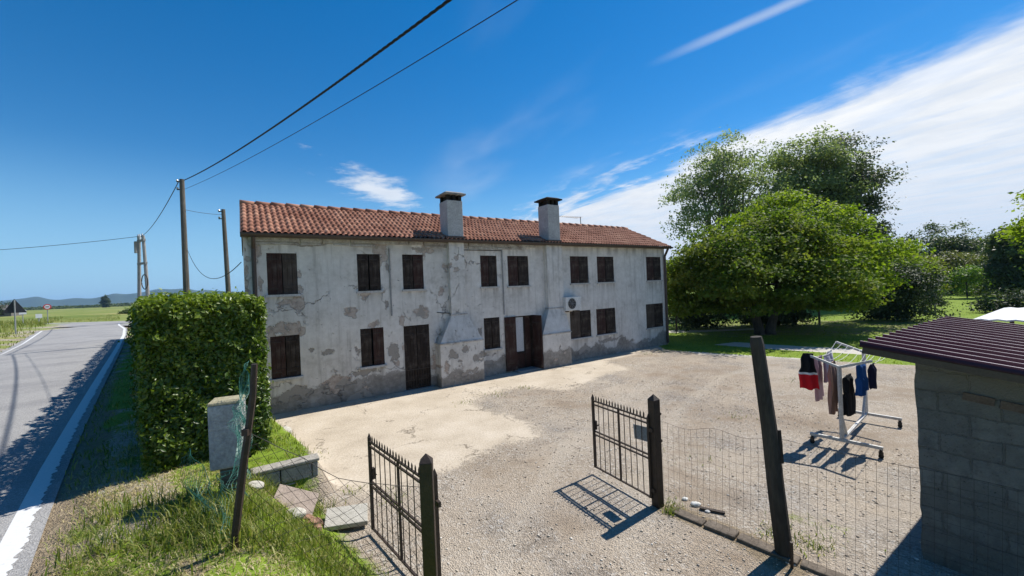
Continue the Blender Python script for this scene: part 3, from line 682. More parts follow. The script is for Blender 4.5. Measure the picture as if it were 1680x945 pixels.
def build_shed():
    xs = lines(0, 3.4, [], .05); zs = lines(-.05, 2.23, [], .05); X, Z = np.meshgrid(xs, zs)
    yy = .022 * (fbm(X * 3, Z * 3) - .5) + .016 * (fbm(X * 11 + 5, Z * 11) - .5); yy[:, 0] *= .3
    ztop = 1.0 * Z - .13 * X * (Z / 2.23)
    jag = .02 * (vnoise(zs * 9, zs * 0) - .5)[:, None] * (X < .03)
    V = np.stack([(X + jag).ravel(), yy.ravel(), ztop.ravel()], 1); I = np.arange(X.size).reshape(X.shape); F = np.stack([I[:-1, :-1], I[:-1, 1:], I[1:, 1:], I[1:, :-1]], -1).reshape(-1, 4)
    b = len(V); L, D = 3.4, 3.0; h0, h1 = 2.23, 2.23 - .13 * L
    P = np.array([(0, .02, -.05), (0, D, -.05), (0, D, h0), (0, .02, h0), (L, 0, -.05), (L, D, -.05), (L, D, h1), (L, 0, h1)], float)
    F2 = np.array([(0, 3, 2, 1), (4, 5, 6, 7), (1, 2, 6, 5)]) + b
    link('wall', np_mesh('wall', np.concatenate([V, P]), np.concatenate([F, F2]), None, None, BLOCK), shed)
    # a course of exposed hollow bricks under the eave
    BRK = varied('reddish_hollow_brick', (.11, .075, .06), (.18, .14, .115), 9, .95, .006, 60)
    m = MB(); x = .33; random.seed(5)
    for w, z in ((.22, 1.80), (.23, 1.765), (.2, 1.73), (.26, 1.69)):
        m.box((x + w / 2, -.004, z - .02), (w - .015, .03, .075), Matrix.Rotation(.12, 3, 'Y')); x += w + .02
    m.build('brick_course', BRK, shed)
    # ribbed sheet roof: ribs run along X, plane drops .12 per metre along X
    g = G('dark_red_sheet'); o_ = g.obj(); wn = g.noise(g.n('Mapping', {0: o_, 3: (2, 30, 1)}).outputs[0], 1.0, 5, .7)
    rc = g.mix(g.noise(o_, 2, 4), (.030, .004, .008), (.050, .008, .014)); rc = g.mix(g.math('MULTIPLY', g.attr('crown'), g.sstep(wn, .2, .6)), rc, (.52, .45, .46)); rc = g.mix(g.sstep(g.noise(o_, 3, 6, .7), .58, .75), rc, (.075, .035, .036))  # rib tops lightened: sun highlights put into the sheet colour
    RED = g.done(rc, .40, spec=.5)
    prof = []; y = -.50; pit = .24
    while y < 3.2:
        prof += [(y, 0), (y + .018, .050), (y + .040, .050), (y + .06, 0), (y + .16, .0), (y + .166, .007), (y + .176, .007), (y + .182, 0)]; y += pit
    prof.append((y, 0)); prof = np.array(prof); k = len(prof); xs = np.array([-.31, 3.6])
    zr = lambda x_: 2.238 - .13 * x_
    V = np.concatenate([np.c_[np.full(k, x_), prof[:, 0], zr(x_) + prof[:, 1]] for x_ in xs] + [np.c_[np.full(k, x_), prof[:, 0], zr(x_) + prof[:, 1] - .012] for x_ in xs])
    i = np.arange(k - 1); F = [np.stack([i, k + i, k + i + 1, i + 1], 1), np.stack([2 * k + i, 2 * k + i + 1, 3 * k + i + 1, 3 * k + i], 1), np.stack([i, i + 1, 2 * k + i + 1, 2 * k + i], 1)]
    F.append(np.array([(0, 2 * k, 3 * k, k)]))
    rib_glint = ((np.arange(k - 1) % 8) == 1).astype(float); rib_glint = np.concatenate([rib_glint, np.zeros(2 * (k - 1) + 1)])
    link('roof', np_mesh('roof', V, np.concatenate(F), None, None, RED, face_attrs={'crown': rib_glint}), shed)
    m = MB(); an = math.atan(.13)
    rot = Matrix.Rotation(an, 3, 'Y')
    m.box((1.645, -.485, zr(1.645) - .04), (3.9, .03, .07), rot)
    m.build('fascia', BROWN, shed)
    m = MB()
    for yv in (.25, 1.2, 2.2, 3.0): m = MB(); m.box((1.645, yv, zr(1.645) - .055), (3.86, .06, .08), rot); m.build('rafter', SH_D, shed)
build_shed()

# white sheet roof of a canopy beyond the shed
can = thing('canopy', 'low canopy with a white sheet roof beyond the dark red roof', 'canopy', (13.83, 11.4, 0), .58)
WS = varied('white_sheet', (.60, .60, .60), (.72, .72, .72), 1.5, .5)
m = MB(); k = 26; n_ = k + 1; a = [(-3.2 + 3.2 * i / k, .02 if i % 2 else 0) for i in range(k + 1)]; zc_ = 1.9
vs = [(x_, y, zc_ + dz - q_) for q_ in (0, .03) for x_ in (-4.2, 0) for y, dz in a]
m.add(vs, [(i, n_ + i, n_ + i + 1, i + 1) for i in range(k)] + [(2 * n_ + i, 2 * n_ + i + 1, 3 * n_ + i + 1, 3 * n_ + i) for i in range(k)] + [(i, i + 1, 2 * n_ + i + 1, 2 * n_ + i) for i in range(k)] + [(n_ + i, 3 * n_ + i, 3 * n_ + i + 1, n_ + i + 1) for i in range(k)])
m.build('roof', WS, can)
for x, y in ((-.15, -.15), (-.15, -3.05), (-4.05, -3.05), (-4.05, -.15)):
    m = MB(); m.span(x - .04, x + .04, y - .04, y + .04, -.05, 1.87); m.build('post', SH_G, can)

# ------------------------------------------------------------------ gates
def gate_post(x, y, h, w, label, rz):
    o = thing('gate_post', label, 'gate post', (x, y, gz1(x, y) - .1), rz, 'gate posts')
    m = MB(); m.box((0, 0, h / 2), (w, w, h)); m.build('shaft', IRON, o, bevel=.006)
    m = MB(); m.box((0, 0, h + .035), (w, w, .07), top=(.03, .03)); m.build('cap', IRON, o)
    return o
gp_r = gate_post(1.86, 5.5, 1.55, .115, 'dark square gate post with pointed cap beside the gravel drive, behind the leaning fence post', .5)
gp_l = gate_post(-.85, 3.69, 1.58, .115, 'dark square gate post with pointed cap nearest the camera', .1)
for z in (.95, 1.32): m = MB(); m.box((.10, .02, z), (.10, .02, .03)); m.build('hinge_lug', IRON, gp_r)
def gate_leaf(hx, hy, fx, fy, z0, H, n, label, plate, hinge_extra=0.0):
    d = Vector((fx - hx, fy - hy, 0)); L = d.length; rz = math.atan2(d.y, d.x)
    o = thing('gate_leaf', label, 'gate', (hx, hy, z0), rz, 'open iron gate leaves')
    m = MB(); t = .035
    m.span(0, t, -t / 2, t / 2, 0, H + hinge_extra); m.span(L - t, L, -t / 2, t / 2, 0, H + .03)
    for z in (0, H * .48, H * .53, H - .025, H - .085): m.span(t, L - t, -.011, .011, z, z + .02)
    m.span(L / 2 - .012, L / 2 + .012, -.012, .012, .0, H)
    for x, zt in ((t / 2, H + hinge_extra), (L - t / 2, H + .03)): m.box((x, 0, zt + .03), (t, t, .06), top=(.1, .1))
    m.build('frame', IRON, o)
    bm_ = MB(); bm_.tube([(0, 0, .02), (0, 0, H - .01)], .0062, 6)
    sp_ = MB(); sp_.box((0, 0, H + .02), (.017, .012, .045)); sp_.box((0, 0, H + .06), (.017, .012, .035), top=(.05, .05))
    nb = n // 2 + 1
    for src, nm, cnt in ((bm_, 'bar', nb), (sp_, 'spike', n)):
        first = None
        for k in range(1, cnt):
            x = t + (L - 2 * t) * k / cnt
            if first is None: first = src.build(nm, IRON, o); first.location = (x, 0, 0)
            else:
                c_ = first.copy(); col.objects.link(c_); c_.parent = o; c_.location = (x, 0, 0)
    for z in (.12, H * .86): m = MB(); m.box((-.02, 0, z), (.07, .03, .05)); m.build('hinge', IRON, o)
    m = MB(); m.box((L - .02, -.03, H * .62), (.05, .035, .14)); m.tube([(L - .09, -.045, H * .62), (L + .04, -.045, H * .62)], .008, 6); m.build('latch', IRON, o)
    if plate:
        m = MB(); m.box((L * .17, -.035, H * .76), (.25, .006, .20), Matrix.Rotation(.09, 3, 'Y')); m.build('plate', varied('blue_grey_plate', (.18, .21, .24), (.27, .30, .33), 8, .5), o)
    return o
gate_leaf(1.79, 5.50, 1.215, 6.53, .10, 1.09, 18, 'open iron gate leaf of spiked bars with a grey plate', True)
gate_leaf(-.80, 3.845, -1.90, 5.14, .06, 1.13, 21, 'open iron gate leaf of spiked bars standing in the grass near the camera', False, .10)
# ------------------------------------------------------------------ right hand fence
OLD = varied('old_dark_timber', (.028, .024, .020), (.075, .064, .054), 5, .9, .008, 30, stretch=(1, 1, .25))
lp = thing('fence_post', 'tall leaning dark timber fence post between the gate post and the shed', 'fence post', (2.855, 4.41, -.1))
m = MB(); a = Vector((0, 0, 0)); b_ = Vector((-.225, -.01, 2.50))
m.tube([a, a.lerp(b_, .3), a.lerp(b_, .6) + Vector((.012, 0, 0)), a.lerp(b_, .97), b_], [.088, .085, .078, .068, .056], 9); m.build('shaft', OLD, lp)
m = MB(); m.box((-.02, -.03, 1.30), (.03, .02, .36), Matrix.Rotation(-.05, 3, 'Y')); m.build('hook_plate', IRON, lp)
st = MB(); st.tube([(2.80, 4.23, -.15), (2.79, 4.20, .28)], .016, 6); tag(st.build('iron_stake', IRON), 'short iron stake at the foot of the leaning timber fence post', 'stake')
WIRE = varied('galvanised_wire', (.04, .034, .028), (.085, .075, .065), 10, .7, spec=.3)
def wire_panel(A, B, h0a, h0b, h1a, h1b, name_parent, dx=.075, dz=.10, r=.0013, skew=.04, sagk=.05):
    m = MB(); A = Vector(A); B = Vector(B); L = (B - A).length; nv = int(L / dx)
    sag = lambda s: -sagk * math.sin(math.pi * min(max(s, 0), 1) * 2) ** 2
    def P(s, t):
        p = A.lerp(B, s); lo = h0a + (h0b - h0a) * s; hi = h1a + (h1b - h1a) * s + sag(s)
        k = .025 * (float(vnoise(np.array([s * 9.]), np.array([t * 4.]))[0]) - .5)
        return p + Vector((k, k, lo + (hi - lo) * t))
    for i in range(nv + 1): m.tube([P(min(1, max(0, i / nv + skew * (t - .5) / L)), t) for t in np.linspace(0, 1, 7)], r, 3, caps=False)
    nh = int((h1a - h0a) / dz)
    for j in range(nh + 1): m.tube([P(s, j / nh) for s in np.linspace(0, 1, 24)], r * (1.6 if j in (0, nh) else 1), 3, caps=False)
    return m.build('wire_mesh', WIRE, name_parent)
wf = thing('wire_fence', 'sagging square wire mesh fence from the far gate post past the leaning post', 'wire fence')
wire_panel((1.93, 5.45, 0), (2.84, 4.40, 0), .02, .02, 1.16, 1.28, wf); wire_panel((2.845, 4.39, 0), (4.6, 2.40, 0), .02, .02, 1.28, 1.30, wf, sagk=.012)
# ------------------------------------------------------------------ left: stake, chain link, netting, pillar, low wall
stake = thing('fence_stake', 'leaning rusty iron fence stake beside the hedge and concrete pillar', 'fence stake', (-2.42, 3.32, .8))
m = MB(); m.tube([(0, 0, -.1), (.135, .0, .75), (.235, .03, 1.42), (.262, .03, 1.70)], [.030, .030, .026, .024], 6); m.box((.19, .0, 1.15), (.05, .05, .05)); m.build('bar', IRON, stake)
def chain_link(A, B, topA, topB, lowA, lowB, parent, cell=.085, r=.0022, sag=.3, crumple=.06, mat=None, name='wire_mesh', diamonds=True):
    m = MB(); A = Vector(A); B = Vector(B); L = (B - A).length; nu = int(L / (cell / 1.0)); H = max(topA - lowA, topB - lowB); nv = int(H / cell)
    def P(i, j):
        s = i / nu; t_ = j / nv
        top = topA + (topB - topA) * s - sag * math.sin(math.pi * s) ** 1.3; low = lowA + (lowB - lowA) * s
        p = A.lerp(B, s) + Vector((0, 0, low + (top - low) * t_))
        k = crumple
        nz = [float(vnoise(np.array([s * 7. + q_]), np.array([t_ * 5. + 3 * q_]))[0]) - .5 for q_ in (0, 20, 40)]
        return p + Vector(nz) * k
    for i in range(nu + 1):
        for sg in (1, -1):
            pts = []
            ii, j = i, 0
            while 0 <= ii <= nu and j <= nv:
                pts.append(P(ii, j)); ii += sg; j += 1
            if len(pts) > 1: m.tube(pts, r, 3, caps=False)
    for j in range(1, nv + 1):
        for i0, sg in ((0, 1), (nu, -1)):
            pts = []; ii, jj = i0, j
            while 0 <= ii <= nu and jj <= nv: pts.append(P(ii, jj)); ii += sg; jj += 1
            if len(pts) > 1: m.tube(pts, r, 3, caps=False)
    m.tube([P(i, nv) for i in range(nu + 1)], r * 1.6, 4)
    return m.build(name, mat or WIRE, parent)
cf = thing('chain_link_fence', 'slack chain link wire sagging from the leaning stake to the near gate post', 'wire fence', (0, 0, 0))
chain_link((-2.25, 3.36, 0), (-.86, 3.76, 0), 1.92, 1.24, .95, .16, cf, .125, .0019, .16, .07)
NET = G('green_plastic_net').done((.018, .11, .085), .45, spec=.4)
nf = thing('plastic_netting', 'green plastic netting bunched between concrete pillar and leaning stake', 'netting', (0, 0, 0))
chain_link((-3.35, 4.08, 0), (-2.46, 3.42, 0), 1.55, 1.65, .9, .95, nf, .05, .0015, .25, .12, NET, 'net')
chain_link((-2.95, 4.42, 0), (-2.36, 3.40, 0), 2.35, 2.12, 1.3, 1.35, nf, .045, .0015, .1, .14, NET, 'net')
CONC = varied('mossy_concrete', (.24, .24, .235), (.40, .395, .38), 5, .92, .012, 35)
MOSS = varied('lichen_concrete_top', (.28, .25, .15), (.42, .38, .26), 8, .95, .01, 40)
pil = thing('concrete_pillar', 'square grey concrete pillar with lichen on top in front of the hedge', 'pillar', (-3.10, 4.33, .85), .42)
m = MB(); m.box((0, 0, .77), (.29, .29, .67)); m.build('block', varied('pale_rough_concrete', (.29, .29, .285), (.50, .495, .48), 9, .92, .012, 35), pil, bevel=.02)
m = MB(); m.box((.02, .02, .19), (.19, .19, .52)); m.build('foot', varied('dark_concrete_foot', (.07, .068, .06), (.14, .135, .12), 5, .95, .012, 35), pil, bevel=.015)  # foot coloured darker than the block above
m = MB(); m.box((0, 0, 1.118), (.30, .30, .03), top=(.94, .94)); m.build('top', MOSS, pil, bevel=.008)
lw = thing('low_block_wall', 'low wall of rough grey concrete blocks holding a grassy bed', 'wall', (-2.98, 6.0, 0), .58)
random.seed(9)
m = MB()
for row in range(3):
    x = -1.9 if row % 2 else -1.7
    while x < -.02:
        w = min(.42, -x); w = .40 if w > .40 else w
        if w < .08: break
        m.box((x + w / 2, .1 + random.uniform(-.012, .012), -.04 + row * .215 + .1), (w - .008, .2, .205), Matrix.Rotation(random.uniform(-.02, .02), 3, 'Z')); x += w + .004
m.build('blocks', CONC, lw, bevel=.012)
m = MB(); m.box((-.88, .1, .625), (1.8, .23, .05)); m.build('coping', varied('rough_coping', (.28, .26, .23), (.42, .39, .34), 7, .95, .012, 30), lw, bevel=.015)
PINK = varied('pinkish_paving', (.27, .215, .175), (.38, .31, .26), 9, .9, .008, 50); PALE = varied('pale_paving', (.36, .34, .29), (.47, .445, .39), 9, .9, .008, 50)
def slab(x, y, z, s, rot, mat, label):
    m = MB(); m.box((0, 0, 0), s); o = m.build('paving_slab', mat, bevel=.008); o.location = (x, y, z); o.rotation_euler = rot; tag(o, label, 'paving slab', 'loose slabs by the gate'); return o
slab(-2.93, 5.20, .36, (.52, .50, .05), (R(24), R(26), .35), PINK, 'pinkish paving slab tilted on the grassy bank below the low block wall')
slab(-2.32, 5.37, .10, (.52, .44, .06), (R(3), R(4), .35), PALE, 'pale paving slab lying flat beside the near gate leaf')
BRKM = varied('broken_brick', (.26, .13, .085), (.42, .27, .20), 12, .95)
random.seed(21)
for k in range(26):
    x = -2.62 + random.gauss(0, .13); y = 5.12 + random.gauss(0, .12); m = MB()
    s_ = random.uniform(.03, .075)
    m.box((0, 0, 0), (s_ * 1.5, s_, s_ * .7), top=(random.uniform(.6, 1), random.uniform(.6, 1)))
    o = m.build('brick_fragment', BRKM, bevel=.004); o.location = (x, y, gz1(x, y) + s_ * .3); o.rotation_euler = (random.uniform(-.5, .5), random.uniform(-.5, .5), random.uniform(0, 3))
    tag(o, 'small reddish brick fragment in the rubble beside the paving slabs', 'brick fragment', 'brick rubble by the slabs')
def stone(name, x, y, r, mat, label, cat='stone', group=None, sq=(1, 1, .8), z=None, seed=1):
    import bmesh
    bm = bmesh.new(); bmesh.ops.create_icosphere(bm, subdivisions=3, radius=r)
    for v in bm.verts:
        n_ = float(fbm(np.array([v.co.x / r * 1.3 + seed * 5.1]), np.array([v.co.y / r * 1.3 + v.co.z / r])) [0]) - .47
        v.co *= 1 + n_ * .5; v.co.x *= sq[0]; v.co.y *= sq[1]; v.co.z *= sq[2]
    me = bpy.data.meshes.new(name); bm.to_mesh(me); bm.free(); me.materials.append(mat)
    o = link(name, me); o.location = (x, y, (gz1(x, y) if z is None else z) + r * sq[2] * .6); tag(o, label, cat, group); return o
PSTN = varied('pale_stone', (.42, .39, .33), (.58, .55, .48), 14, .9, .006, 60)
stone('stone', -4.96, 8.62, .125, PSTN, 'round pale stone on the concrete at the corner of the grassy bed', seed=2, sq=(1, 1, .95))
stone('stone', -2.72, 4.86, .10, PSTN, 'pale rock half sunk in grass below the paving slabs', seed=4, sq=(1.3, 1, .7))
stone('stone', -3.25, 4.95, .08, PSTN, 'pale rock in grass beside the leaning stake', seed=6, sq=(1.3, 1, .7))
# rubble by the right gate post
for k, (x, y, r_) in enumerate([(2.36, 5.47, .05), (2.28, 5.62, .035), (2.44, 5.30, .03)]):
    stone('plaster_lump', x, y, r_, varied('white_plaster_lump', (.6, .6, .57), (.75, .74, .7), 20, .9), ['largest white lump of rubble beyond the far gate post', 'white lump of rubble farthest from the camera by the wire mesh', 'small white lump of rubble nearest the fence line'][k], 'rubble', None, (1.3, 1, .6), seed=k + 8)
m = MB(); m.box((0, 0, 0), (.30, .05, .02)); o = m.build('timber_scrap', SH_G, bevel=.004); o.location = (2.50, 5.30, .02); o.rotation_euler = (0, 0, -.5); tag(o, 'thin scrap of timber lying on gravel behind the wire mesh', 'scrap')
# old footing strip under the fence
random.seed(4); m = MB(); A_ = Vector((2.0, 5.36, 0)); B_ = Vector((4.4, 2.58, 0)); x = 0
dirv = (B_ - A_).normalized(); ang = math.atan2(dirv.y, dirv.x)
while x < 3.4:
    L = random.uniform(.35, .7); p = A_ + dirv * (x + L / 2); m.box((p.x, p.y, .0 + random.uniform(-.02, .015)), (L - .02, random.uniform(.13, .18), .09), Matrix.Rotation(ang + random.uniform(-.05, .05), 3, 'Z')); x += L
tag(m.build('kerb_footing', varied('dirty_kerb', (.10, .08, .062), (.20, .165, .13), 8, .95, .012, 30), bevel=.012), 'broken dirty concrete footing running under the wire mesh fence', 'footing')
m = MB(); m.tube([(-6.9, 1.0, 0)], .1, 3) if False else None

# ------------------------------------------------------------------ clothes dryer
PAINTW = varied('worn_white_paint', (.50, .485, .45), (.68, .665, .63), 8, .6, spec=.35)
dr = thing('clothes_dryer', 'wheeled white metal clothes drying rack with raised arms and cord lines', 'clothes rack', (0, 0, 0))
PN, PF = Vector((5.60, 7.00, 0)), Vector((7.13, 8.27, 0)); ud = (PF - PN).normalized(); pd = Vector((-ud.y, ud.x, 0))  # pd to the left/away
def bar(a, b, w, name, mat=PAINTW, par=dr):
    a = Vector(a); b = Vector(b); d = b - a; rot = d.to_track_quat('X', 'Z').to_matrix(); m = MB(); m.box((a + b) / 2, (d.length, w, w), rot); return m.build(name, mat, par, bevel=.004)
CAST = varied('black_caster', (.012, .012, .012), (.03, .03, .03), 6, .5)
tips = {}
for nm, P in (('n', PN), ('f', PF)):
    l, r_ = P + pd * .46 + Vector((0, 0, .17)), P - pd * .53 + Vector((0, 0, .17))
    bar(l, r_, .05, 'base_bar'); bar(P + Vector((0, 0, .19)), P + Vector((0, 0, 1.44)), .048, 'post')
    tl, tr = P + pd * .44 + Vector((0, 0, 1.60)), P - pd * .44 + Vector((0, 0, 1.59)); tips[nm] = (tl, tr)
    bar(P + Vector((0, 0, 1.43)), tl, .04, 'arm'); bar(P + Vector((0, 0, 1.43)), tr, .04, 'arm')
    s_ = ud if nm == 'n' else -ud
    bar(P + s_ * .32 + Vector((0, 0, .17)), P + Vector((0, 0, .62)), .04, 'brace')
    for e_ in (l - pd * .03, r_ + pd * .03):
        m = MB(); q = Vector((e_.x, e_.y, 0)); m.tube([q + Vector((0, 0, .15)), q + Vector((0, 0, .09))], .022, 8); m.box(q + Vector((0, 0, .075)), (.03, .06, .07)); m.tube([q + ud * .018 + Vector((0, 0, .035)), q - ud * .018 + Vector((0, 0, .035))], .035, 12); m.build('caster', CAST, dr)
bar(PN + Vector((0, 0, .17)), PF + Vector((0, 0, .17)), .045, 'base_bar')
ROPE = varied('white_cord', (.62, .62, .62), (.76, .76, .75), 20, .7)
def catl(a, b, sag, t): p = a.lerp(b, t); return p - Vector((0, 0, sag * 4 * t * (1 - t)))
hang = []
for side in (0, 1):
    for k in range(5):
        f_ = .12 + .22 * k
        a = Vector((PN.x, PN.y, 1.43)).lerp(tips['n'][side], f_); b = Vector((PF.x, PF.y, 1.43)).lerp(tips['f'][side], f_); sg = .07 + .1 * random.random()
        m = MB(); m.tube([catl(a, b, sg, t) + Vector((0, 0, .02)) for t in np.linspace(0, 1, 13)], .0035, 5); m.build('cord', ROPE, dr)
        hang.append((side, k, a, b, sg))
def cloth_mat(name, c1, c2):
    g = G(name); o = g.obj(); c = g.mix(g.noise(o, 5, 3), c1, c2); return g.done(c, .9, g.bump(g.noise(o, 260, 2), .002), spec=.1)
K = {n: cloth_mat('cloth_' + n, a, b) for n, a, b in [('red', (.50, .012, .018), (.62, .02, .03)), ('black', (.012, .012, .014), (.022, .022, .025)), ('white', (.66, .66, .66), (.78, .78, .78)), ('pink', (.42, .27, .28), (.55, .38, .39)), ('tan', (.25, .15, .12), (.36, .23, .18)), ('blue', (.01, .05, .17), (.02, .085, .26)), ('navy', (.01, .012, .03), (.02, .022, .05)), ('lilac', (.34, .32, .40), (.46, .44, .52))]}
def garment(top, along, tubes, mats, seed, name, label, cat, zones=None, thick=.022):
    """tubes: list of profiles [(drop, centre offset, half width)], each a flattened tube hanging down; all in one mesh"""
    m = MB(); along = along.normalized(); perp = Vector((-along.y, along.x, 0)); rs = random.Random(seed)
    for tb in tubes:
        nr, nu = 18, 22; D0, D1 = tb[0][0], tb[-1][0]; vs = []; ph = rs.uniform(0, 6)
        for i in range(nr):
            dz = D0 + (D1 - D0) * i / (nr - 1); oc = np.interp(dz, [q[0] for q in tb], [q[1] for q in tb]); hw = np.interp(dz, [q[0] for q in tb], [q[2] for q in tb])
            tk = thick * min(1, .35 + i / 5)
            for k in range(nu):
                a = 2 * math.pi * k / nu; x = math.cos(a); y = math.sin(a)
                fold = .034 * math.sin(x * 7 + ph + dz * 3) * min(1, i / 4) + .012 * math.sin(x * 15 + 2 * ph - dz * 5)
                p = top + along * (oc + hw * x * (1 + .05 * math.sin(dz * 17 + ph))) + perp * (tk * y * (1 - .4 * abs(x)) + fold) - Vector((0, 0, dz + (.02 * math.sin(x * 5 + ph) if i == nr - 1 else 0)))
                vs.append(p)
        fs = []; ms = []
        for i in range(nr - 1):
            dz = D0 + (D1 - D0) * (i + .5) / (nr - 1)
            mi = 0
            for zlim, mm in (zones or []):
                if dz >= zlim: mi = mm
            for k in range(nu): fs.append((i * nu + k, i * nu + (k + 1) % nu, (i + 1) * nu + (k + 1) % nu, (i + 1) * nu + k)); ms.append(mi)
        fs.append(tuple(range(nu))); ms.append(0)
        b0 = len(m.f); m.add(vs, fs); m.mi[b0:] = ms
    o = m.build(name, mats, smooth=True); tag(o, label, cat); return o
top = tips['n'][0] + Vector((0, 0, .0))
garment(top + Vector((0, 0, .03)), pd - ud * .4, [[(0, .0, .07), (.1, .02, .10), (.28, .01, .11), (.32, .02, .13), (.60, .0, .15), (.64, .0, .145)]], [K['black'], K['white'], K['red']], 3, 'jacket', 'black jacket with white band and red lower half hanging on the rack arm tip', 'jacket', [(.33, 1), (.38, 2)], .07)
def on(side, k, t): 
    s_, k_, a, b, sg = [h for h in hang if h[0] == side and h[1] == k][0]; return catl(a, b, sg, t) + Vector((0, 0, .02))
garment(on(0, 1, .12), ud, [[(0, 0, .20), (.3, 0, .22), (.90, -.03, .19)]], [K['tan']], 5, 'towel', 'long brownish tan cloth hanging beside the near rack post', 'towel')
garment(on(0, 3, .42), ud, [[(0, 0, .26), (.25, 0, .26), (.50, 0, .24)]], [K['lilac']], 6, 'shirt', 'pale lilac grey shirt hanging in the middle of the rack', 'shirt')
garment(on(0, 4, .30), ud, [[(0, 0, .25), (.3, 0, .26), (.80, 0, .22)]], [K['pink']], 8, 'towel', 'dusty pink cloth hanging on the outer left cord of the rack', 'towel')
garment(on(0, 4, .72), ud, [[(0, 0, .17), (.3, 0, .18), (.45, 0, .17)]], [K['white']], 9, 'towel', 'white cloth hanging towards the far end of the rack', 'towel')
garment(on(1, 0, .16) - Vector((0, 0, .14)), ud, [[(0, 0, .22), (.30, 0, .24)], [(.24, -.12, .125), (.66, -.15, .13)], [(.24, .12, .125), (.70, .14, .12)]], [K['black']], 11, 'trousers', 'black trousers hanging right of the near rack post', 'trousers', None, .045)
garment(on(1, 2, .14), ud, [[(0, 0, .20), (.26, 0, .21)], [(.2, -.10, .11), (.52, -.13, .12)], [(.2, .10, .11), (.48, .13, .12)]], [K['blue']], 12, 'shorts', 'bright blue shorts hanging on the right side of the rack', 'shorts', None, .04)
garment(on(1, 3, .30), ud, [[(0, 0, .14), (.3, 0, .16), (.42, 0, .15)]], [K['navy']], 13, 'shirt', 'small dark navy shirt hanging beside the blue shorts', 'shirt', None, .03)

# ------------------------------------------------------------------ poles and cables
POLE = varied('weathered_pole_wood', (.10, .085, .07), (.20, .175, .15), 5, .9, .006, 30, stretch=(1, 1, .2)); CPOLE = varied('concrete_pole', (.26, .25, .24), (.36, .35, .33), 4, .9)
PORC = G('porcelain_insulator').done((.55, .55, .56), .3, spec=.5)
def upole(x, y, ztop, r0, r1, label, lean=0.0):
    z0 = gz1(x, y) - .2
    o = thing('utility_pole', label, 'utility pole', (x, y, z0)); m = MB(); m.tube([(0, 0, 0), (-lean * .5, 0, (ztop - z0) * .5), (-lean, 0, ztop - z0)], [r0, (r0 + r1) / 2, r1], 10); m.build('shaft', POLE, o, smooth=False)
    h = ztop - z0
    for z in (h - .12, h - .55): m = MB(); m.box((-lean - .12, -.02, z), (.30, .05, .05)); m.build('bracket', IRON, o)
    for z in (h - .08, h - .5):
        m = MB(); m.tube([(-lean - .24, -.02, z - .02), (-lean - .24, -.02, z + .03), (-lean - .24, -.02, z + .08)], [.05, .06, .03], 8); m.build('insulator', PORC, o)
    return o
upole(-17.70, 22, 9.70, .17, .115, 'tallest wooden utility pole behind the hedge carrying the near cables')
upole(-16.75, 24, 8.42, .16, .105, 'shorter wooden utility pole between the tall pole and the farmhouse', .18)
ap = thing('double_utility_pole', 'far double utility pole braced by cross bars beyond the hedge', 'utility pole', (-41.0, 45, .6), -.5)
hp = 9.95
for sx in (-1, 1):
    m = MB(); m.tube([(sx * 1.35, 0, 0), (sx * .52, 0, hp)], [.2, .15], 8); m.build('shaft', CPOLE, ap)
for z in (3.2, 6.9, hp - .5):
    w = 1.35 - (1.35 - .52) * z / hp; m = MB(); m.box((0, 0, z), (2 * w + .5, .22, .22)); m.build('crossbar', CPOLE, ap)
m = MB(); m.tube([(1.15 + .75 * math.cos(a), -.25, 4.8 + .8 * math.sin(a)) for a in np.linspace(0, 2 * math.pi, 24)], .05, 5, caps=False); m.build('cable_coil', IRON, ap)
m = MB()
for x in (-.75, -.35, .3): m.tube([(x, 0, hp - .4), (x, 0, hp), (x, 0, hp + .25)], [.09, .11, .05], 7)
m.build('insulator', PORC, ap)
m = MB(); m.box((-.75, -.2, hp - 1.2), (.35, .3, 1.3)); m.build('switch_box', CPOLE, ap, bevel=.03)
CAB = G('black_cable').done((.012, .012, .013), .6, spec=.3)
def cable(a, b, sag, r, label, n=28, twist=0.0):
    a = Vector(a); b = Vector(b); pts = [catl(a, b, sag, t) for t in np.linspace(0, 1, n)]
    m = MB()
    if twist:
        pts = [catl(a, b, sag, t) for t in np.linspace(0, 1, 400)]; d = (b - a).normalized(); s1 = d.cross(Vector((0, 0, 1))).normalized(); s2 = d.cross(s1)
        for ph in (0, 2.09, 4.19): m.tube([p + (s1 * math.cos(i * .9 + ph) + s2 * math.sin(i * .9 + ph)) * r * .9 for i, p in enumerate(pts)], r * .75, 5)
    else: m.tube(pts, r, 5)
    o = m.build('overhead_cable', CAB); tag(o, label, 'cable', 'overhead cables'); return o
cable((-17.5, 21.9, 9.62), (5.08, .5, 7.02), .42, .016, 'thick twisted overhead cable climbing from the tall pole to the top of the photo', twist=1)
cable((-17.5, 21.9, 9.13), (5.85, 1.0, 7.08), .36, .0085, 'thin overhead cable running just below the thick twisted one')
cable((-17.9, 22.0, 9.55), (-40.9, 44.8, 10.45), .5, .022, 'overhead cable from the tall pole down to the far double pole')
cable((-41.2, 44.9, 10.5), (-75, 44, 9.6), .5, .026, 'overhead cable leaving the far double pole towards the left edge')
cable((-17.55, 22.0, 8.03), (-16.95, 23.95, 8.10), .05, .012, 'short slack cable between the tall pole and the shorter pole')
HW = Vector((-6.565, 10.39, 0)) + Vector((.8365, .548, 0)) * -.3
cable((-17.55, 22.0, 5.85), (HW.x, HW.y, 3.98), .9, .011, 'drooping cable from the tall pole to the farmhouse corner')

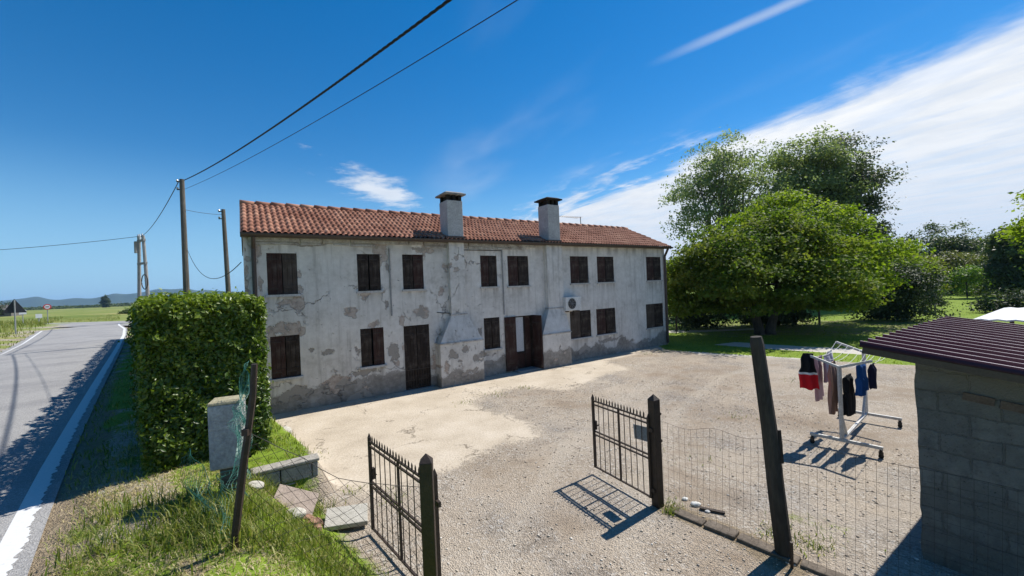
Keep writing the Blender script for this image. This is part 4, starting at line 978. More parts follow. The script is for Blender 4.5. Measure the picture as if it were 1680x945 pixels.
# ------------------------------------------------------------------ vegetation
def leaves_mesh(name, C, Nrm, size, tint, mat, aspect=.55, droop=.25, fold=True):
    n = len(C); Nrm = Nrm / (np.linalg.norm(Nrm, axis=1, keepdims=True) + 1e-9)
    a = rng.normal(size=(n, 3)); a[:, 2] -= droop; a -= Nrm * (a * Nrm).sum(1, keepdims=True); a /= np.linalg.norm(a, axis=1, keepdims=True) + 1e-9
    b = np.cross(Nrm, a); sz = (size * rng.uniform(.65, 1.35, n))[:, None]
    L = a * sz; W = b * sz * aspect * .5; up = Nrm * sz * .12
    V = np.stack([C - L * .5, C - L * .02 + W + up, C + L * .5, C - L * .02 - W + up], 1).reshape(-1, 3)
    i = np.arange(n) * 4
    tris = np.concatenate([np.stack([i, i + 2, i + 1], 1), np.stack([i, i + 3, i + 2], 1)])
    return np_mesh(name, V, None, tris, dict(tint=np.repeat(tint, 4)), mat)
def crown_points(blobs, nclump, per, cr, up=.25, inner=.5, flat=.62, boughs=6):
    B = np.array(blobs, float); w = (B[:, 3] * B[:, 4] + B[:, 4] * B[:, 5] + B[:, 3] * B[:, 5]); idx = rng.choice(len(B), nclump, p=w / w.sum())
    d = rng.normal(size=(nclump, 3)); d[:, 2] += up; d /= np.linalg.norm(d, axis=1, keepdims=True)
    rad = inner + (1.06 - inner) * np.sqrt(rng.random(nclump)); rad *= .92 + .12 * (rng.random(nclump) - .5)
    cc = B[idx, :3] + d * rad[:, None] * B[idx, 3:6]
    if boughs:                       # gather the clumps into boughs that droop at their rims
        nb = max(10, nclump // boughs); k_ = rng.integers(0, nb, nclump); sc_ = (B[idx, 3:6].mean(1) * .21 + .10)[:nb][k_]
        of = rng.normal(size=(nclump, 3)); of[:, :2] *= sc_[:, None]; of[:, 2] = of[:, 2] * sc_ * .22 - np.hypot(of[:, 0], of[:, 1]) * .38
        fill = rng.random(nclump) < .12; cb = cc[:nb][k_] + of; dd = d[:nb][k_]; cc = np.where(fill[:, None], cc, cb); d = np.where(fill[:, None], d, dd)
    tc = rng.random(nclump)
    C = np.repeat(cc, per, 0); off = rng.normal(size=(len(C), 3)) * np.array([1, 1, flat]) * cr; C = C + off; C[:, 2] -= (1 - flat) * .6 * np.hypot(off[:, 0], off[:, 1])
    Nn = np.repeat(d, per, 0) * .7 + rng.normal(size=C.shape) * .65 + np.array([0, 0, .55])
    T = np.clip(.2 + .55 * np.repeat(tc, per) + .3 * (rng.random(len(C)) - .3), 0, 1)
    return cc, C, Nn, T
BARK = varied('tree_bark', (.045, .036, .028), (.11, .092, .075), 7, .95, .02, 25, stretch=(1, 1, .3)); PBARK = varied('grey_poplar_bark', (.12, .11, .09), (.22, .20, .17), 6, .95, .015, 25, stretch=(1, 1, .3))
def tree(name, label, base, blobs, nclump, per, leaf, mat, cr=.4, th=None, tr=.18, limbs=14, bark=BARK, group=None, up=.25, inner=.5, aspect=.6, cat='tree', forks=1, trunk_name='trunk', flat=.62, boughs=6, low_cut=None):
    x, y = base; z = gz1(x, y) - .05; o = thing(name, label, cat, (x, y, z), 0, group)
    cc, C, Nn, T = crown_points(blobs, nclump, per, cr, up, inner, flat, boughs)
    keep = C[:, 2] > (.15 if low_cut is None else low_cut + .55 * fbm(C[:, 0] * .8, C[:, 1] * .8)); C, Nn, T = C[keep], Nn[keep], T[keep]
    link('crown', leaves_mesh('crown', C, Nn, leaf, T, mat, aspect), o)
    B = np.array(blobs); top = B[:, 2].max() + .2 * B[:, 5].max(); low = (B[:, 2] - B[:, 5]).min(); th = th or max(.4, low + .3)
    m = MB(); cxm, cym = B[:, 0].mean(), B[:, 1].mean(); rs = random.Random(int(x * 100 + y))
    for f in range(forks):
        ox = (f - (forks - 1) / 2) * tr * 2.4; tx = cxm * .5 + ox * 3 + rs.uniform(-.2, .2)
        mid = Vector((ox + tx * .25, cym * .15, th)); tip = Vector((tx + cxm * .3, cym * .8, th + (top - th) * .8))
        m.tube([(ox, 0, -.1), (ox * 1.05, .0, .3), mid, mid.lerp(tip, .5), tip], [tr * 1.35, tr, tr * .8, tr * .5, tr * .12], 8)
        for k in range(limbs // forks):
            t_ = rs.uniform(.0, .8); s_ = mid.lerp(tip, t_); e_ = Vector(cc[rs.randrange(len(cc))]); r0 = tr * (.42 - .3 * t_)
            if e_.z < s_.z - .8: e_.z = s_.z + .2
            md = s_.lerp(e_, .5) + Vector((rs.uniform(-.2, .2), rs.uniform(-.2, .2), rs.uniform(0, .35)))
            m.tube([s_, md, e_], [r0, r0 * .6, r0 * .15], 5, caps=False)
            for _ in range(2):
                e2 = Vector(cc[rs.randrange(len(cc))])
                if (e2 - md).length < 2.2: m.tube([md, e2], [r0 * .4, r0 * .1], 4, caps=False)
    m.build(trunk_name, bark, o, smooth=True)
    return o
LF = {'maple': leaf_mat('maple_leaf', (.038, .068, .009), (.098, .15, .016), (.22, .225, .042), .43, .65, .15), 'bright': leaf_mat('bright_green_leaf', (.075, .12, .008), (.16, .225, .018), (.28, .32, .04), .46, .6, .2), 'poplar': leaf_mat('poplar_leaf', (.10, .13, .05), (.18, .215, .095), (.30, .33, .19), .42, .55, .3),
      'poplar_d': leaf_mat('dark_poplar_leaf', (.035, .050, .024), (.065, .085, .042), (.14, .155, .095), .3, .55, .3), 'laurel': leaf_mat('laurel_leaf', (.012, .022, .008), (.030, .05, .018), (.085, .11, .055), .15, .6, .2), 'wood': leaf_mat('woodland_leaf', (.035, .055, .018), (.065, .09, .026), (.11, .135, .045), .35),
      'olive': leaf_mat('olive_green_leaf', (.055, .07, .012), (.11, .125, .025), (.19, .18, .05), .38), 'yellow': leaf_mat('yellow_green_leaf', (.05, .095, .008), (.11, .19, .014), (.19, .27, .03), .4), 'hedge': leaf_mat('hedge_leaf', (.016, .042, .004), (.055, .105, .008), (.19, .25, .018), .3, .4, .45)}
# front maple: broad dome, skirt low
tree('maple_tree', 'broad dome shaped tree with reddish tinged olive green foliage right of the farmhouse', (13.4, 21.6),
     [(0, 0, 4.0, 4.2, 3.6, 2.7), (-3.4, -.2, 3.0, 2.0, 2.2, 1.7), (2.4, -.5, 3.4, 2.3, 2.3, 2.0), (-1.5, -1.6, 3.0, 2.6, 1.9, 1.6), (1.7, -1.9, 2.8, 2.4, 1.7, 1.6), (-4.6, .3, 2.2, .9, 1.4, 1.1), (.4, .3, 5.0, 2.6, 2.4, 1.5), (3.3, -.6, 2.4, 1.2, 1.5, 1.2)], 620, 115, .165, LF['maple'], .36, 1.3, .24, 22, forks=2, inner=.62, aspect=.7, flat=.4, boughs=5, low_cut=1.15)
tree('broadleaf_tree', 'bright green leafy tree rising behind the reddish tinged dome tree', (17.7, 25.5),
     [(.3, 0, 6.0, 3.2, 3, 2.6), (2.6, -.6, 4.6, 2.6, 2.2, 2.0), (-1.8, .2, 6.0, 2.2, 2.2, 1.9), (3.3, -.6, 3.4, 1.4, 1.6, 1.4), (1.2, -1.5, 3.6, 2.4, 1.5, 1.7)], 330, 100, .18, LF['bright'], .38, 1.6, .22, 16, inner=.6, aspect=.7, flat=.4, boughs=5, low_cut=1.6)
tree('poplar_tree', 'tall open poplar with airy silvery green crown, leftmost of the tall trees', (19.6, 36.0),
     [(0, 0, 13.2, 3.2, 3, 3.0), (-3.0, 0, 10.6, 2.7, 2.6, 2.6), (2.4, 0, 11.4, 3.0, 2.6, 3.2), (-1.2, 0, 11.6, 3, 2.8, 3), (-4.5, 0, 8.6, 1.4, 1.8, 1.8), (1.2, .2, 9.0, 3.2, 2.4, 2.2)], 500, 32, .22, LF['poplar'], .38, 4.5, .26, 46, PBARK, up=.1, inner=.25, forks=3)
tree('poplar_tree', 'tall poplar with mid green crown between the airy poplar and the dark one', (27.6, 37.5),
     [(0, 0, 14.0, 3.1, 2.8, 2.8), (-1.8, 0, 11.6, 2.8, 2.6, 3.0), (2.0, 0, 11.6, 2.8, 2.6, 3.2), (0, 0, 9.0, 3.2, 2.4, 2.4)], 560, 36, .24, LF['poplar'], .42, 4.5, .26, 30, PBARK, up=.1, inner=.3, forks=2)
tree('poplar_tree', 'tall poplar with dense dark crown, rightmost of the tall trees', (32.2, 38.5),
     [(-.4, 0, 14.4, 2.0, 2.2, 2.3), (.6, 0, 11.8, 2.5, 2.4, 2.8), (-1.6, 0, 11.0, 2.2, 2.2, 2.6), (1.0, 0, 8.4, 2.4, 2.0, 2.0), (1.6, 0, 6.0, 1.9, 1.8, 1.9)], 560, 44, .24, LF['poplar_d'], .42, 4.5, .26, 24, PBARK, up=.1, inner=.35, forks=2)
tree('laurel_bush', 'dark glossy laurel bush with greyish top right of the big trees', (24.0, 25.3), [(0, 0, 1.9, 2.0, 1.8, 1.75), (.5, .2, 2.6, 1.5, 1.4, 1.1), (-.9, 0, 1.2, 1.3, 1.3, 1.1)], 300, 60, .15, LF['laurel'], .27, .4, .12, 6, cat='bush', trunk_name='stem')
tree('shrub', 'small dark shrub with bare foot standing beside lawn posts', (31.2, 30.2), [(0, 0, 1.45, .85, .8, .62), (.2, 0, 1.0, .6, .6, .5)], 70, 40, .12, LF['laurel'], .18, .5, .07, 6, cat='bush', trunk_name='stem')
tree('garden_tree', 'low green tree with olive top behind the dark laurel bush', (38.0, 40.5), [(0, 0, 3.6, 2.6, 2.3, 2.0), (2.6, 0, 3.0, 2.2, 2, 1.8), (-2.0, 0, 3.9, 2.0, 2, 1.6)], 190, 46, .22, LF['olive'], .42, 1, .18, 10)
tree('garden_tree', 'green tree peeping between bright tree and laurel bush', (33.5, 36.0), [(0, 0, 3.4, 2.4, 2.1, 2.0), (1.2, 0, 4.6, 1.6, 1.6, 1.2)], 140, 46, .2, LF['bright'], .4, 1, .18, 10)
tree('garden_tree', 'reddish olive spreading tree below the dark distant wood', (54.8, 50.5), [(0, 0, 3.9, 3.2, 2.4, 1.5), (-2.4, 0, 3.4, 1.8, 1.8, 1.2), (2.4, 0, 3.5, 1.8, 1.8, 1.3)], 190, 46, .26, LF['olive'], .42, 1.2, .2, 10)
tree('sapling', 'small yellow green tree with thin trunk on the lawn', (47.2, 42.0), [(0, 0, 2.6, 1.5, 1.4, .95), (-.8, 0, 2.1, .9, .9, .7), (.9, .2, 2.2, .9, .9, .7)], 90, 42, .2, LF['yellow'], .3, 1.3, .07, 8)
for k, (x, y, w, h, mt, lb) in enumerate([(44.2, 44, 1.9, 1.1, 'yellow', 'low yellow green shrub left of the thin trunked sapling'), (52.5, 45.5, 1.9, 1.2, 'yellow', 'yellow green shrub right of the thin trunked sapling'), (33.2, 27.2, 1.6, .85, 'laurel', 'dark low bush beside the white sheet roof at the right'), (57.0, 49, 2.4, 2.2, 'wood', 'grey green bush behind the yellow green shrubs')]):
    tree('shrub', lb, (x, y), [(0, 0, h, w, w * .8, h), (w * .5, 0, h * .8, w * .7, w * .6, h * .8)], 80, 42, .18, LF[mt], .3, .4, .08, 6, cat='bush', trunk_name='stem')
for k, (x, y, w, h, mt, lb) in enumerate([(65.5, 61, 5.2, 10.6, 'wood', 'dark round headed tree topping the distant wood'), (60.6, 60, 3.0, 7.0, 'poplar_d', 'dark tree at the left end of the distant wood'), (71.5, 62, 4.8, 9.8, 'wood', 'dark tree in the middle of the distant wood'), (52.0, 41.5, 2.3, 8.3, 'wood', 'dark tall tree just left of the near right edge tree'), (62.0, 55, 4.0, 5.2, 'olive', 'mid green tree in front of the distant wood')]):
    tree('woodland_tree', lb, (x, y), [(0, 0, h * .62, w, w * .8, h * .36), (-w * .5, 0, h * .5, w * .65, w * .6, h * .34), (w * .5, 0, h * .52, w * .65, w * .6, h * .34), (0, 0, h * .3, w * .9, w * .7, h * .28)], 330, 56, .32, LF[mt], .5, 1.5, .25, 10, group='trees of the distant wood')
tree('edge_tree', 'tall leafy yellow green tree cut by the right edge of the photo', (23.1, 16.6), [(0, 0, 3.6, 1.9, 1.9, 2.2), (.2, 0, 5.2, 1.5, 1.5, 1.6), (1.4, 0, 6.8, 1.3, 1.3, 1.0), (-.6, 0, 2.4, 1.2, 1.3, 1.0), (.4, 0, 5.8, 1.3, 1.2, .9)], 200, 70, .17, LF['bright'], .32, 1, .16, 14, aspect=.65, flat=.4)
for k, (x, y, w, h, lb) in enumerate([(12.6, 25.6, 2.6, 1.5, 'dark evergreen understory bush behind the dome tree trunk'), (16.6, 25.4, 1.6, 1.2, 'smaller dark understory bush under the right side of the dome tree')]):
    tree('understory_bush', lb, (x, y), [(0, 0, h * .8, w, 1.0, h), (-w * .5, .2, h * .7, w * .6, .9, h * .8)], 150, 44, .17, LF['laurel'], .28, .3, .08, 6, cat='bush', trunk_name='stem')
# hidden-behind-house garden trees seen at the right corner
tree('garden_shrub', 'green shrub beside the right hand corner of the farmhouse', (10.2, 27.5), [(0, 0, 1.9, 1.3, 1.2, 1.5), (-.4, 0, 2.6, 1.0, 1, 1.0)], 110, 44, .16, LF['bright'], .3, .5, .1, 6, cat='bush', trunk_name='stem')

# ------------------------------------------------------------------ hedge
def hedge():
    o = thing('hedge', 'clipped evergreen hedge along the road edge, hiding the farmhouse end', 'hedge', (-4.0, 5.0, 0))
    P = resample([(-3.64, 3.98), (-6.036, 6.42), (-11.473, 12.3), (-18.2, 19.7), (-23.2, 25.0)], 200)
    # footprint: left face offset .85 right of the edge line, 1.35 wide; P is its left face
    base = resample(REDGE, 2000); q0 = .82; n_ = nrm(base); Lf = base + n_ * q0
    s = np.r_[0, np.cumsum(np.hypot(*np.diff(Lf, axis=0).T))]; i0 = np.argmin(np.hypot(Lf[:, 0] + 4.36, Lf[:, 1] - 4.75)); i1 = np.argmin(np.hypot(Lf[:, 0] + 22.5, Lf[:, 1] - 25.2))
    Lf, n_, s = Lf[i0:i1], n_[i0:i1], s[i0:i1] - s[i0]
    Ltot = s[-1]; Wd = 1.34; zb, zt = .93, 3.06
    def pos(sv, w): return np.stack([np.interp(sv, s, Lf[:, 0]) + np.interp(sv, s, n_[:, 0]) * w, np.interp(sv, s, Lf[:, 1]) + np.interp(sv, s, n_[:, 1]) * w], 1)
    Cs, Ns, Ss = [], [], []
    def add(n, face, s0, s1, size):
        if face == 'end': w = rng.random(n) * Wd; z = zb + (zt - zb) * rng.random(n); sv = np.full(n, 0.) ; nn = pos(sv, w)
        elif face == 'top': w = rng.random(n) * Wd; sv = s0 + (s1 - s0) * rng.random(n); z = np.full(n, zt)
        else: sv = s0 + (s1 - s0) * rng.random(n); w = np.full(n, 0. if face == 'left' else Wd); z = zb + (zt - zb) * rng.random(n)
        p = pos(sv, w); tdir = pos(sv + .1, w) - p; tdir /= np.hypot(*tdir.T)[:, None]; rt = np.stack([tdir[:, 1], -tdir[:, 0]], 1)
        N_ = np.zeros((n, 3))
        if face == 'end': N_[:, :2] = -tdir
        elif face == 'top': N_[:, 2] = 1
        elif face == 'left': N_[:, :2] = -rt
        else: N_[:, :2] = rt
        u = sv * 1.0 + w * 1.0; bulge = .16 * (fbm(u * 1.5, z * 1.6) - .5) * 2 + .10 * (fbm(u * 5 + 3, z * 5 + w * 4) - .5) * 2
        dep = bulge - np.abs(rng.normal(size=n)) * .10 + .02 + (rng.random(n) < .04) * rng.random(n) * .10
        rr = .18   # rounded corners
        ew = np.clip(np.minimum(w, Wd - w) / rr, 0, 1); ez = np.clip((zt - z) / rr, 0, 1)
        es = np.clip(sv / rr, 0, 1)
        inset = {'end': (1 - ew) ** 2 + (1 - ez) ** 2, 'top': (1 - ew) ** 2 + (1 - es) ** 2, 'left': (1 - ez) ** 2 + (1 - es) ** 2, 'right': (1 - ez) ** 2 + (1 - es) ** 2}[face] * .09
        low = np.where(z < zb + .5, (zb + .5 - z) * .25, 0) if face != 'top' else 0
        dep = dep - inset - low
        C = np.c_[p, z] + N_ * dep[:, None]
        Cs.append(C); Ns.append(N_ * .9 + rng.normal(size=(n, 3)) * .55 + np.array([0, 0, .35])); Ss.append(np.full(n, size))
    add(22000, 'end', 0, 0, .062); add(11000, 'top', 0, 3.5, .062); add(8000, 'left', 0, 3.5, .068); add(6500, 'right', 0, 3, .07)
    add(9000, 'top', 3.5, Ltot, .14); add(12000, 'left', 3.5, Ltot, .15); add(6000, 'right', 3, Ltot, .16)
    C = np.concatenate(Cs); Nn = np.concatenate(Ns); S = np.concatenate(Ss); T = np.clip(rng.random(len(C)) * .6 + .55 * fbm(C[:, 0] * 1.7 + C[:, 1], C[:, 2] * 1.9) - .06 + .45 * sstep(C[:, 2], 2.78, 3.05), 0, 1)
    C -= np.array([-4.0, 5.0, 0])
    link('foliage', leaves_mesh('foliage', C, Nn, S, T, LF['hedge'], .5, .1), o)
    # dark twiggy core
    m = MB(); k = 60; sv = np.linspace(.22, Ltot - .2, k); A = pos(sv, np.full(k, .22)); B = pos(sv, np.full(k, Wd - .22)); vs = []
    for i in range(k):
        for (x, y), z in ((A[i], zb - .1), (B[i], zb - .1), (B[i], zt - .24), (A[i], zt - .24)): vs.append((x + 4.0, y - 5.0, z))
    fs = [(i * 4 + a, i * 4 + (a + 1) % 4, i * 4 + 4 + (a + 1) % 4, i * 4 + 4 + a) for i in range(k - 1) for a in range(4)] + [(0, 3, 2, 1), ((k - 1) * 4, (k - 1) * 4 + 1, (k - 1) * 4 + 2, (k - 1) * 4 + 3)]
    m.add(vs, fs); m.build('twigs', varied('hedge_twigs', (.008, .010, .004), (.022, .024, .010), 20, .95), o)
hedge()

# ------------------------------------------------------------------ grass blades
def blades(name, pts, h, w, mat, lean=.5, z=None, spread=1.0):
    n = len(pts); z0 = gz(pts[:, 0], pts[:, 1]) if z is None else z; hh = h * rng.uniform(.45, 1.3, n); a = rng.uniform(0, 2 * np.pi, n); d = np.stack([np.cos(a), np.sin(a), np.zeros(n)], 1); b = np.stack([-np.sin(a), np.cos(a), np.zeros(n)], 1)
    ln = lean * rng.uniform(.2, 1.3, n) * hh; P = np.c_[pts, z0 - .01]; W = b * (w * rng.uniform(.6, 1.4, n))[:, None]
    up = np.array([0, 0, 1.])
    M = P + up * (hh * .55)[:, None] + d * (ln * .35)[:, None]; T_ = P + up * (hh * np.clip(1 - ln / hh * .35, .3, 1))[:, None] + d * ln[:, None]
    V = np.stack([P - W, P + W, M + W * .75, M - W * .75, T_], 1).reshape(-1, 3); i = np.arange(n) * 5
    return np_mesh(name, V, np.stack([i, i + 1, i + 2, i + 3], 1), np.stack([i + 3, i + 2, i + 4], 1), dict(tint=np.repeat(np.clip(rng.random(n), 0, 1), 5)), mat)
GRS = leaf_mat('grass_blade', (.075, .12, .012), (.15, .20, .022), (.32, .30, .09), .38, .5, .3); DRY = leaf_mat('dry_grass_blade', (.24, .19, .08), (.38, .31, .16), (.54, .46, .28), .25, .6, .2)
FGR = leaf_mat('field_grass_blade', (.075, .12, .018), (.14, .17, .03), (.30, .27, .10), .35, .6, .2)
def scatter(n, box, dens):
    p = np.stack([rng.uniform(box[0], box[1], n), rng.uniform(box[2], box[3], n)], 1); return p[rng.random(n) < dens(p[:, 0], p[:, 1])]
def d_verge(x, y):
    q = line_sd(x, y, REDGE); nn = fbm(x * 1.4 + 9, y * 1.4); clump = sstep(fbm(x * 3.1 + 2, y * 3.1), .34, .58)
    near = sstep(q, .12, .5) * sstep(q, 2.8, 2.3); bare = np.where(q < 1.5, .10 + .90 * sstep(nn, .46, .60), .45 + .55 * sstep(nn, .40, .5))
    right = sstep(x, -.75 + 0 * y, -1.0); hz = sstep(np.hypot(x + 4.2, y - 5.4), .2, 1.0)
    slabs = np.where((np.hypot(x + 2.32, y - 5.35) < .38) | (np.hypot(x + 2.62, y - 5.12) < .22) | (np.hypot(x + 2.9, y - 5.2) < .25), .0, 1)
    return near * bare * right * (.25 + .75 * clump) * slabs * np.clip(.25 + hz, 0, 1)
p = scatter(90000, (-6.2, -.7, 2.2, 6.4), d_verge)
tag(link('grass', blades('grass', p, .066, .0040, GRS, 1.0)), 'rough green grass on the road verge and bank', 'grass', kind='stuff')
p = scatter(48000, (-5.5, -1.0, 2.2, 6.2), lambda x, y: np.where(line_sd(x, y, REDGE) < 2.5, sstep(line_sd(x, y, REDGE), .08, .5), 0) * sstep(fbm(x * 1.7 + 21, y * 1.7), .30, .55))
tag(link('dry_grass', blades('dry_grass', p, .045, .0036, DRY, 1.6)), 'dry straw coloured grass on the road verge', 'grass', kind='stuff')
p = scatter(60000, (-15, -4.2, 4.6, 16), lambda x, y: np.where((line_sd(x, y, REDGE) > .12) & (line_sd(x, y, REDGE) < 1.0), 1., 0.) * (.3 + .7 * sstep(fbm(x * 2.1 + 40, y * 2.1), .35, .6)) * np.clip(6 / np.hypot(x, y), 0, 1))
tag(link('shaded_grass', blades('shaded_grass', p, .09, .006, GRS, .9)), 'grass strip between hedge foot and the road edge line', 'grass', kind='stuff')
# taller tufts round the stake, pillar and gate
tf = [(-2.5, 3.5, .3, 330, .20), (-2.75, 3.9, .3, 420, .25), (-3.3, 4.0, .3, 350, .2), (-2.15, 3.55, .25, 280, .18), (-1.75, 3.7, .28, 330, .17), (-3.0, 3.55, .3, 300, .18), (-2.2, 4.2, .35, 450, .17), (-1.4, 3.6, .22, 350, .17), (-2.6, 4.5, .35, 420, .15), (-3.5, 3.4, .3, 260, .15), (-3.9, 4.0, .3, 260, .15), (-2.9, 5.6, .25, 240, .16), (-3.4, 5.3, .25, 300, .18)]
pp = np.concatenate([rng.normal(size=(n, 2)) * s_ * .55 + np.array([x, y]) for x, y, s_, n, h in tf]); hh = np.concatenate([np.full(n, h) for x, y, s_, n, h in tf])
tag(link('tall_grass', blades('tall_grass', pp, hh, .0050, GRS, .75)), 'taller grass tufts round the stake and pillar', 'grass', kind='stuff')
p = scatter(9000, (-6.3, -2.9, 5.0, 8.9), lambda x, y: sstep(poly_sdf(x, y, BED), .05, -.15) * sstep(fbm(x * 2, y * 2), .3, .5))
tag(link('bed_grass', blades('bed_grass', p, .12, .005, GRS, .8)), 'green grass in the raised bed behind the block wall', 'grass', kind='stuff')
pp = np.concatenate([rng.normal(size=(n, 2)) * s_ + np.array([x, y]) for x, y, s_, n in [(1.98, 5.33, .05, 130), (3.0, 4.72, .12, 110), (3.25, 4.5, .10, 90), (2.05, 5.5, .08, 40), (3.5, 4.9, .2, 60), (-4.0, 7.6, .2, 120), (-1.4, 10.9, .14, 40), (-.6, 11.6, .2, 50), (.2, 12.2, .12, 30), (5.6, 17.2, .15, 40), (6.5, 17.7, .2, 60), (4.9, 8.9, .2, 30), (3.0, 7.0, .25, 30), (8.2, 11.8, .3, 40), (-1.9, 6.0, .12, 40), (-2.6, 6.25, .1, 40)]])
tag(link('weeds', blades('weeds', pp, .085, .005, GRS, .9)), 'small green weeds growing at the fence footing', 'weeds', kind='stuff')
# lawn: short dense blades near its gravel edge, thinner beyond
LAWNP = [(6.9, 19.6), (6.75, 18.1), (7.7, 16.8), (9.5, 15.6), (10.9, 14.4), (12.7, 13.1), (20, 8.5), (45, 20), (45, 45), (9, 40), (7.5, 25)]
p = scatter(150000, (6.7, 45, 12, 45), lambda x, y: (poly_sdf(x, y, LAWNP) < .05) * np.clip(14 / np.hypot(x, y), 0, 1) ** 2.0 * (1 - (poly_sdf(x, y, [(9.3, 18.9), (11.2, 16.7), (14.1, 14.3), (18, 11.2), (18.6, 12.1), (14.9, 15.2), (12.2, 17.6), (10.6, 19.4)]) < .05)))
LWN = leaf_mat('lawn_blade', (.11, .165, .008), (.19, .26, .014), (.29, .34, .035), .4, .5, .25)
tag(link('lawn', blades('lawn', p, .07, .012, LWN, .9)), 'short bright green lawn beyond the gravel yard', 'lawn', kind='stuff')
# roadside and field grass on the left
def d_field(x, y):
    q = line_sd(x, y, REDGE); ql = line_sd(x, y, LEDGE); far = (y - (54.6 - .23 * (x + 66))) > .6
    return np.where((ql < -.25) | far, 1., 0.) * np.where(q > 3, 0, 1) * np.clip(30 / np.hypot(x, y), 0, 1)
p = scatter(120000, (-95, -18, 14, 110), d_field); hh = np.where(fbm(p[:, 0] * .25, p[:, 1] * .25) > .5, .55, .3) * np.where(line_sd(p[:, 0], p[:, 1], LEDGE) > -1.2, .35, 1)
tag(link('field_grass', blades('field_grass', p, hh, .022, FGR, .7)), 'tall field grass beside the road and beyond the junction', 'grass', kind='stuff')
# pebbles scattered over the near gravel
def pebbles():
    n = 9000; p = scatter(n * 2, (-1.6, 6.5, 3.6, 12.5), lambda x, y: np.where((line_sd(x, y, REDGE) > 2.7) & (poly_sdf(x, y, [(-3.4, 6.7), (-1.6, 6.4), (-.55, 7.5), (.45, 8.25), (.2, 9.2), (-1.4, 11.0), (-6, 12)]) > 0), .9, 0))[:n]
    k = len(p); base = np.array([(1, 0, 0), (-1, 0, 0), (0, 1, 0), (0, -1, 0), (0, 0, 1), (0, 0, -1)], float); T_ = np.array([(0, 2, 4), (2, 1, 4), (1, 3, 4), (3, 0, 4), (2, 0, 5), (1, 2, 5), (3, 1, 5), (0, 3, 5)])
    r_ = .006 + .013 * rng.random(k) ** 4; sc_ = rng.uniform(.6, 1.4, (k, 6, 3)) * r_[:, None, None] * np.array([1.2, 1.0, .6])
    a = rng.uniform(0, 6.28, k); ca, sa = np.cos(a), np.sin(a); V = base[None] * sc_; X = V[:, :, 0] * ca[:, None] - V[:, :, 1] * sa[:, None]; Y = V[:, :, 0] * sa[:, None] + V[:, :, 1] * ca[:, None]
    V = np.stack([X + p[:, 0:1], Y + p[:, 1:2], V[:, :, 2] + gz(p[:, 0], p[:, 1])[:, None] + r_[:, None] * .3], -1).reshape(-1, 3); F = (T_[None] + (np.arange(k) * 6)[:, None, None]).reshape(-1, 3)
    g = G('pebble_stone'); t_ = g.attr('tint'); mt = g.done(g.ramp(t_, [(0, (.26, .215, .17)), (.4, (.40, .34, .275)), (.8, (.52, .46, .38)), (1, (.74, .70, .64))]), .85)
    tag(link('gravel', np_mesh('gravel', V, None, F, dict(tint=np.repeat(rng.random(k), 6)), mt)), 'loose pale pebbles scattered over the yard', 'gravel', kind='stuff')
pebbles()

# ------------------------------------------------------------------ lawn posts, far signs, far buildings, hills
for k, (x, y, h, lb) in enumerate([(9.35, 23.3, 1.1, 'thin dark metal post on the lawn, nearest the farmhouse corner'), (9.85, 24.4, 1.35, 'thin dark metal post on the lawn, just right of the one by the farmhouse'), (27.2, 27.4, 1.25, 'timber post left of the small dark shrub, first of three'), (28.0, 27.6, 1.25, 'timber post left of the small dark shrub, middle of three'), (28.9, 27.7, 1.2, 'timber post closest to the small dark shrub'), (18.6, 24.6, 1.5, 'slim post under the broad dome tree')]):
    m = MB(); r_ = .028 if k < 2 else .06; m.tube([(0, 0, -.1), (0, 0, h)], r_, 6); m.tube([(0, 0, h), (0, 0, h + .03)], [r_ * 1.25, r_ * .6], 6)
    o = m.build('lawn_post', IRON if k < 2 else POLE); o.location = (x, y, gz1(x, y)); tag(o, lb, 'post', 'posts standing on the lawn')
sg = thing('road_sign', 'dark triangular road sign seen from behind on a grey pole in tall grass', 'road sign', (-38.9, 31.6, gz1(-38.9, 31.6)), .9)
ZP = varied('zinc_pole', (.30, .31, .31), (.42, .43, .43), 5, .5, metal=.4)
m = MB(); m.tube([(0, 0, 0), (0, 0, 2.75)], .045, 8); m.build('pole', ZP, sg)
m = MB(); a = [(-.62, 1.75), (.62, 1.75), (0, 2.85)]; m.add([(x, .05, z) for x, z in a] + [(x, .075, z) for x, z in a], [(0, 1, 2), (5, 4, 3), (0, 3, 4, 1), (1, 4, 5, 2), (2, 5, 3, 0)]); m.build('plate', varied('dark_sign_back', (.018, .022, .028), (.04, .045, .055), 4, .6), sg)
RSGN = G('red_sign_paint').done((.55, .02, .025), .5); WSGN = G('white_sign_paint').done((.78, .78, .78), .5)
sg = thing('road_sign', 'round red and white road sign at the far junction', 'road sign', (-60.5, 52.6, gz1(-60.5, 52.6)), .86)
m = MB(); m.tube([(0, 0, 0), (0, 0, 2.0)], .05, 6); m.build('pole', ZP, sg)
m = MB(); m.tube([(0, -.06, 2.1), (0, -.09, 2.1)], .36, 20); m.build('disc', RSGN, sg)
m = MB(); m.tube([(0, -.0905, 2.1), (0, -.096, 2.1)], .25, 20); m.build('face', WSGN, sg)
m = MB(); m.box((0, -.10, 2.1), (.34, .006, .10)); m.build('bar', varied('black_sign_bar', (.02, .02, .02), (.03, .03, .03), 4, .6), sg)
for x, y, z, w, h, lb in ((-63.0, 52.0, 1.55, .62, .55, 'white rectangular board at the far junction, left of the round sign'), (-59.3, 50.6, .95, .55, .5, 'small white board low in the grass below the round sign')):
    o_ = thing('sign_board', lb, 'sign board', (x, y, gz1(x, y)), .86); m = MB(); m.box((0, -.04, z), (w, .04, h)); m.build('panel', WSGN, o_); m = MB(); m.tube([(0, 0, 0), (0, 0, z)], .05, 6); m.build('pole', ZP, o_)
